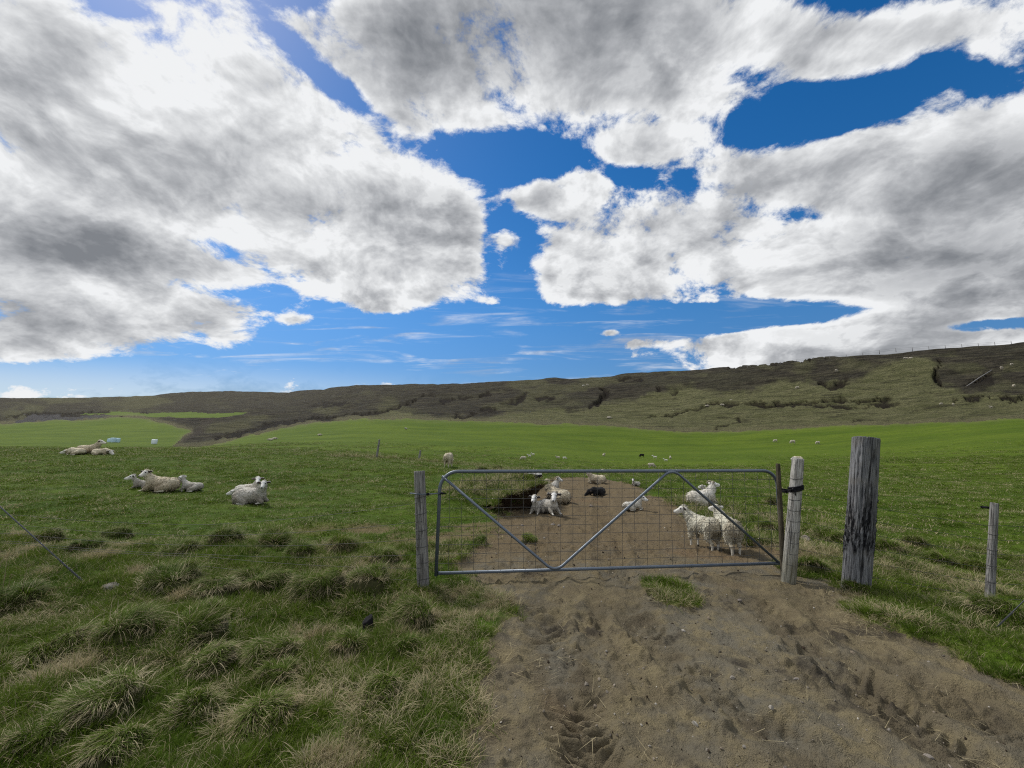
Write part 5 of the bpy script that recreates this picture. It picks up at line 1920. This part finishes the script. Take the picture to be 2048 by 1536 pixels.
# sheep far out, small in view: one mesh each
FARM = {}
COATS['far'] = dict(wool=(.46, .42, .34), low=(.36, .32, .25), face=(.42, .39, .34), leg=(.40, .37, .31))
for key, pose, lamb, coat in (('ws', 'stand', False, 'far'), ('wg', 'graze', False, 'far'), ('wl', 'sleep', False, 'far'), ('ls', 'stand', True, 'white'), ('lg', 'graze', True, 'white'), ('bg', 'graze', False, 'black'), ('ps', 'stand', False, 'pied')):
    FARM[key] = (sheep_mesh('far_sheep', pose, R(10), R(-50 if pose == 'graze' else -5), lamb, coat, 500 + len(FARM), .03)[0], POSE_H[pose])
FAR = [
    ('wg', 1047, 921, 10, 180, 'grazing ewe with two lambs trotting behind her, above the left half of the gate'),
    ('ls', 1059, 915, 8, 200, 'first lamb right behind the ewe that grazes above the left half of the gate'),
    ('ls', 1066, 912, 7.5, 190, 'second lamb behind that ewe above the left half of the gate, the farther one'),
    ('ws', 1116, 919, 9, 175, 'sheep standing side on in mid pasture with a lamb at its tail'),
    ('lg', 1129, 919, 6.5, 5, 'lamb at the tail of the sheep standing side on in mid pasture'),
    ('ws', 1208, 914, 9.5, -80, 'lone white sheep facing the camera in mid pasture, left of the black one'),
    ('wg', 1205, 946, 9, 95, 'sheep whose back just shows over the top rail at the middle of the gate'),
    ('bg', 1284, 915, 8.5, 185, 'black sheep grazing on the green pasture'),
    ('ls', 1310, 918, 8.5, 168, 'white lamb standing just right of the black sheep on the pasture'),
    ('ws', 1341, 920, 10, 70, 'sheep standing rear on, rightmost of the small flock round the black sheep'),
    ('ls', 1332, 924, 8, 172, 'lamb in front of the rear on sheep of the small flock'),
    ('wg', 1303, 937, 12.5, 5, 'cream sheep grazing nearest behind the top rail, below the small flock'),
    ('wg', 1551, 885, 7, 180, 'leftmost of three sheep grazing in a row left of the thick timber post'),
    ('wg', 1586, 888, 9, 180, 'middle and largest of three sheep grazing in a row left of the thick timber post'),
    ('wg', 1636, 889, 7.5, 182, 'rightmost of three sheep grazing in a row left of the thick timber post'),
    ('ps', 812, 860, 7, 175, 'dark and white sheep alone high on the middle of the pasture'),
    ('wl', 541, 881, 5, 180, 'left one of two tiny white sheep lying on the left shoulder of the pasture'),
    ('wl', 549, 878.5, 4.5, 0, 'right one of two tiny white sheep lying on the left shoulder of the pasture'),
    ('wl', 639, 871, 4, 0, 'single tiny white sheep lying near the top left of the middle pasture'),
    ('wg', 1595, 778, 7, 170, 'sheep at the top edge of the olive slope in the middle of the right hill'),
    ('wg', 1673, 744, 7, 10, 'sheep high on the dark heath of the right hill'),
    ('wg', 1462, 803, 5.5, 180, 'sheep just above the long dark scar on the hillside, right of two others'),
    ('wl', 1445, 811, 4.5, 180, 'sheep on the lip of the long dark scar on the hillside'),
    ('wl', 1414, 813, 4.5, 0, 'sheep above the left end of the long dark scar on the hillside'),
    ('wl', 1218, 837, 5.5, 10, 'sheep lying low on the slope left of the long dark scar'),
    ('wg', 1883, 810, 6, 180, 'left of two sheep grazing low on the right hill above the thick timber post'),
    ('wg', 1907, 811, 6, 20, 'right of two sheep grazing low on the right hill above the thick timber post'),
    ('ws', 1982, 817, 8, 180, 'sheep standing on the lower slope at the far right'),
    ('wg', 2028, 775, 8, 60, 'sheep climbing at the right picture edge below the brown scar'),
    ('wg', 2004, 739, 8, 20, 'sheep above the brown earth scar on the right hill'),
    ('wg', 2024, 731, 6, 180, 'uppermost sheep at the right end of the hill'),
    ('wl', 1812, 718, 5, 180, 'left of two white sheep lying together below the hilltop fence'),
    ('wl', 1822, 718, 5, 0, 'right of two white sheep lying together below the hilltop fence'),
    ('wg', 1175, 772, 5.5, 180, 'sheep high on the dark middle hill, near the skyline'),
    ('lg', 1167, 773, 4.5, 180, 'lamb beside the sheep high on the dark middle hill'),
]
for key, px, py, hp, head, lab in FAR:
    me, ph = FARM[key]
    x, y, z = on_ground(px, py, 22)
    nm = 'lamb' if key in ('ls', 'lg') else 'sheep'
    o = bpy.data.objects.new(nm, me)
    COL.objects.link(o)
    s = (.78 if y > 90 else .9) * hp * y / FOC / ph
    o.location = (x, y, z - .02)
    o.scale = (s, s, s)
    o.rotation_euler = (0, 0, R(head))
    tag(o, lab, nm, 'sheep and lambs scattered far over pasture and hill')

# ------------------------------------------------------------------ turf roof hanging over the sheep hollow
def overhang():
    lip = []
    for px, py, Yd in [(992, 1012, 8.15), (1006, 990, 8.25), (1024, 984, 8.4), (1044, 978, 8.6), (1062, 970, 8.85), (1080, 966, 9.2), (1094, 966, 9.7)]:
        u, w = ray(px, py)
        lip.append((u * Yd, Yd, EYE + w * Yd))
    lip = np.array(lip)
    n, m = 34, 14
    s = np.linspace(0, len(lip) - 1, n)
    i = np.clip(s.astype(int), 0, len(lip) - 2)
    f = (s - i)[:, None]
    L = lip[i] * (1 - f) + lip[i + 1] * f
    L[:, 0] += .05 * fbm(s * 1.1, s * 0 + 3, 3, 171)
    L[:, 1] += .05 * fbm(s * 1.1, s * 0 + 9, 3, 172)
    back = np.array([-.45, .95])
    V = []
    for k in range(n):
        e0, ez = L[k][:2], L[k][2]
        for j in range(m):                      # roof, from the lip back to the land
            e = j / (m - 1)
            p = e0 + back * e
            zg = height1(p[0], p[1]) + .01
            V.append((p[0], p[1], ez * (1 - sstep(.15, 1, e)) + zg * sstep(.15, 1, e) + .025 * math.sin(k * .9 + j) * e * (1 - e)))
        for j in range(1, 7):                   # under side, down to the back of the hollow
            e = j / 6
            p = e0 + back * (.06 + .62 * math.sin(e * math.pi / 2))
            zf = -.35
            V.append((p[0] + .02 * math.sin(k * 2.1 + j), p[1], (ez - .07) + (zf - ez + .07) * e ** 1.6))
    V = np.array(V)
    st = m + 6
    F = []
    for k in range(n - 1):
        a, b = k * st, (k + 1) * st
        for j in range(m - 1):
            F.append([a + j, b + j, b + j + 1, a + j + 1])
        F.append([a, a + m, b + m, b])
        for j in range(m, st - 1):
            F.append([a + j, a + j + 1, b + j + 1, b + j])
    me = bpy.data.meshes.new('turf_bank')
    me.from_pydata([tuple(v) for v in V], [], F)
    for p in me.polygons:
        p.use_smooth = True
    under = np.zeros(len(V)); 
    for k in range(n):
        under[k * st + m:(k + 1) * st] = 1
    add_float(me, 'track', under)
    add_float(me, 'scuff', np.zeros(len(V))); add_float(me, 'rim', np.zeros(len(V)))
    me.materials.append(m_grass_soil)
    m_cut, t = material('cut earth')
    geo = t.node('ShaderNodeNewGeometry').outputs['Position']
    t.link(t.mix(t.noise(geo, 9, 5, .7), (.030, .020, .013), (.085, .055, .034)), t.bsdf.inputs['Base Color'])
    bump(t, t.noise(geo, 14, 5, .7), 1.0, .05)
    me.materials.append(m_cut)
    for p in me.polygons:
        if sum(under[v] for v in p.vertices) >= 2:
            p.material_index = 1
    o = link_mesh('turf_bank', me)
    tag(o, kind='structure')
    rng = np.random.default_rng(173)
    pts = []
    for _ in range(420):
        k = rng.integers(0, n)
        j = int(rng.integers(0, m) * rng.uniform(.1, 1))
        v = V[k * st + j]
        pts.append((v[0] + rng.normal(0, .03), v[1] + rng.normal(0, .03), v[2] - .01))
    pts = np.array(pts)
    c = len(pts)
    instancer('bank_grass', lib, pts, ground_rot(c, rng, .35), rng.uniform(.6, 1.2, c), np.where(rng.uniform(0, 1, c) < .45, rng.integers(7, 10, c), rng.integers(0, 4, c)), rng.normal(.08, .08, c))


overhang()

# ------------------------------------------------------------------ wrapped hay bales
m_bale, t = material('bale wrap')
geo = t.node('ShaderNodeNewGeometry').outputs['Position']
oi = t.node('ShaderNodeObjectInfo').outputs['Color']
t.link(t.mix(t.noise(geo, 3, 3), (.42, .60, .72), (.55, .72, .82)), t.bsdf.inputs['Base Color'])
t.bsdf.inputs['Roughness'].default_value = .35
m_balew, t = material('white bale wrap')
geo = t.node('ShaderNodeNewGeometry').outputs['Position']
t.link(t.mix(t.noise(geo, 3, 3), (.66, .74, .80), (.74, .80, .84)), t.bsdf.inputs['Base Color'])
t.bsdf.inputs['Roughness'].default_value = .35


def bale_mesh(name, seed):
    prof = [(0, .0), (.50, .0), (.57, .05), (.60, .16), (.61, .60), (.60, 1.04), (.57, 1.15), (.48, 1.20), (.22, 1.22), (0, 1.21)]
    n = 24
    V, F = [], []
    for k, (r, z) in enumerate(prof):
        for j in range(n):
            a = 2 * math.pi * j / n
            q_ = 1 + .025 * math.sin(3 * a + seed + 4 * z) + .012 * math.sin(9 * a + 7 * z)
            V.append((r * q_ * math.cos(a), r * q_ * math.sin(a), z))
    for k in range(len(prof) - 1):
        for j in range(n):
            F.append([k * n + j, k * n + (j + 1) % n, (k + 1) * n + (j + 1) % n, (k + 1) * n + j])
    return mesh_py(name, [(V, F)])


for k, (px, py, hp, mat, lab) in enumerate([
        (218.5, 884.5, 7.5, m_bale, 'leftmost of three pale blue wrapped bales on the left field'),
        (226, 885, 9.5, m_bale, 'middle of three pale blue wrapped bales on the left field'),
        (234, 885, 9, m_bale, 'rightmost of three pale blue wrapped bales on the left field'),
        (308, 888, 9.5, m_balew, 'white wrapped bale standing alone near the end of the farm track')]):
    x, y, z = on_ground(px, py, 30)
    o = link_mesh('hay_bale', bale_mesh('hay_bale', k), mat)
    s = hp * y / FOC / 1.22
    o.location = (x, y, z - .03); o.scale = (s, s, s); o.rotation_euler = (R(2 * k - 3), R(3 - 2 * k), k)
    tag(o, lab, 'hay bale', 'wrapped hay bales on the left field')

# ------------------------------------------------------------------ old fence posts on the crest
for px0, py0, px1, py1, w, lab, sd in [(753, 916, 759, 879, 4.2, 'thin grey leaning post, tall one on the crest left of the gate', 41), (838, 918, 841, 901, 4.6, 'short leaning post stub on the crest above the left gate post', 43)]:
    x, y, z = on_ground(px0, py0)
    place_post(lab, 'old_fence_post', px0, py0, y, px1, py1, w, w * .8, m_post, sd, groove=.08, sides=16, rings=24)

# fence on top of the right hill
hf = None
for k, px in enumerate(np.arange(1462, 2048, 33.0)):
    sky_row = np.interp(px, [1400, 1500, 1560, 1640, 1700, 1780, 1900, 2048], [745, 737, 729, 718, 714, 702, 695, 685])
    x, y, z = on_ground(px, sky_row + 1.5, 60)
    if hf is None:
        hf = thing('wire_fence', 'thin wire fence along the skyline of the right hill', 'wire fence', (x, y, z))
        base_h = np.array([x, y, z])
        prev = None
    b = np.array([x, y, z]) - base_h
    hgt = 7.0 * y / FOC
    r_ = .45 * y / FOC
    tube_obj('fence_post', np.array([b + [0, 0, -.4], b + [0, 0, hgt]]), [r_, r_ * .8], m_post, hf, 6)
    if prev is not None:
        for e in (.45, .9):
            tube_obj('wire_strand', np.array([prev[0] + [0, 0, prev[1] * e], b + [0, 0, hgt * e]]), .02, m_wire, hf, 4)
    prev = (b, hgt)

# log lying by the brown scar on the hill
x, y, z = on_ground(1932, 775, 60)
x2, y2, z2 = on_ground(1984, 741, 60)
lg = tube_obj('log', np.array([(0, 0, .2), ((x2 - x) * .5, (y2 - y) * .5, (z2 - z) * .5 + .35), (x2 - x, y2 - y, z2 - z + .2)]), [.15, .14, .10], m_post)
lg.location = (x, y, z)
tag(lg, 'long pale beam lying up the slope by the brown scar', 'log')

# ------------------------------------------------------------------ broken black post stub in the grass
m_stub, t = material('charred wood')
oc = t.node('ShaderNodeTexCoord').outputs['Object']
t.link(t.mix(t.noise(oc, 40, 4), (.008, .008, .009), (.028, .027, .028)), t.bsdf.inputs['Base Color'])
x, y = flat(737, 1243)
z = height1(x, y)
stub = thing('post_stub', 'short black broken post stub sticking out of the short grass', 'post stub', (x, y, z), (R(4), R(-6), .4))
link_mesh('shaft', post_mesh('shaft', .105, .050, .044, 51, groove=.12, sides=32, rings=16, slope=.5), m_stub, stub)


# ------------------------------------------------------------------ stones
m_stone, t = material('stone')
oc = t.node('ShaderNodeTexCoord').outputs['Object']
oi = t.node('ShaderNodeObjectInfo').outputs['Random']
c = t.mix(t.noise(oc, 2.2, 5, .7), (.20, .185, .17), (.40, .37, .335))
c = t.mix(t.math('MULTIPLY', oi, .5), c, (.20, .14, .10))
t.link(c, t.bsdf.inputs['Base Color'])
bump(t, t.noise(oc, 5, 5, .7), .6, .1)


def stone_mesh(seed, flat_=.6):
    V, F = ico()
    V = V * np.array([1, .75, flat_])
    n = V / np.linalg.norm(V, axis=1)[:, None]
    d = fbm(n[:, 0] * 1.4 + seed * 2.7 + n[:, 2], n[:, 1] * 1.4 - n[:, 2] * .8, 3, seed)
    V = V * (1 + .28 * d)[:, None]
    return mesh_np('stone', V, F)


STONES = [(222, 1176, 26, 'pinkish grey stone in the grass below the end of the stay wire'), (1612, 1080, 24, 'grey stone between the white gate post and the long bladed tussock'),
          (1044, 1052, 9, 'pale stone on the dirt below the sheep hollow'), (1105, 1048, 10, 'flat pale stone on the dirt right below the two grey lambs'), (1118, 1051, 8, 'small pale stone right of the flat pale one'),
          (1112, 1017, 8, 'light stone on the dirt beside the resting cream ewe'), (1350, 1022, 9, 'stone on the bank edge right of the white lamb'), (1378, 1030, 8, 'stone nearest the head of the standing sheep'),
          (1420, 1062, 8, 'dark stone behind the two standing sheep'), (1182, 1016, 8, 'pale flat stone on the track in the middle'), (1480, 1207, 9, 'whitish stone on the grey track in front of the gate'),
          (1856, 1500, 16, 'smooth buried stone in the lower right dirt'), (1594, 1367, 10, 'small pale stone lying on the dirt, lower right')]
for k, (px, py, w, lab) in enumerate(STONES):
    x, y, z = on_ground(px, py)
    o = link_mesh('stone', stone_mesh(600 + k), m_stone)
    s = .5 * w * y / FOC
    o.location = (x, y, z + .1 * s); o.scale = (s, s, s * .9); o.rotation_euler = (0, 0, k * 1.3)
    tag(o, lab, 'stone', 'single stones on grass and dirt')

# gravel, clods and droppings spread on the bare soil
m_peb, t = material('gravel and clods')
oi = t.node('ShaderNodeObjectInfo').outputs['Random']
dry = attr(t, 'dry', kind='INSTANCER')
c = t.ramp(oi, [(0, (.17, .14, .105)), (.5, (.25, .22, .18)), (.8, (.13, .115, .095)), (1, (.42, .39, .34))])
c = t.mix(dry, c, (.045, .034, .025))
t.link(c, t.bsdf.inputs['Base Color'])
peb = bpy.data.collections.new('pebble_shapes')
for k in range(5):
    bm = bmesh.new()
    bmesh.ops.create_icosphere(bm, subdivisions=1, radius=1)
    rr = random.Random(k)
    for v in bm.verts:
        v.co *= rr.uniform(.65, 1.2)
        v.co.z *= .62
    me = bpy.data.meshes.new('pebble'); bm.to_mesh(me); bm.free(); me.materials.append(m_peb)
    peb.objects.link(bpy.data.objects.new('pebble_%d' % k, me))
prng = np.random.default_rng(77)
x, y = scatter(24000, 1.4, 15, prng, 1.2)
tm = track_mask(x, y)
k = (prng.uniform(0, 1, len(x)) < tm * (.35 + .65 * sstep(-.3, .5, fbm(x * 1.5, y * 1.5, 3, 151)))) & (tm > .3)
x, y = x[k], y[k]
n = len(x)
sz = np.exp(prng.normal(math.log(.0034), .55, n)) * (1 + y / 9)
instancer('gravel', peb, np.stack([x, y, height(x, y) + sz * .15], 1), prng.uniform(0, 6.28, (n, 3)), np.minimum(sz, .022), prng.integers(0, 5, n), (prng.uniform(0, 1, n) < .30).astype(float))
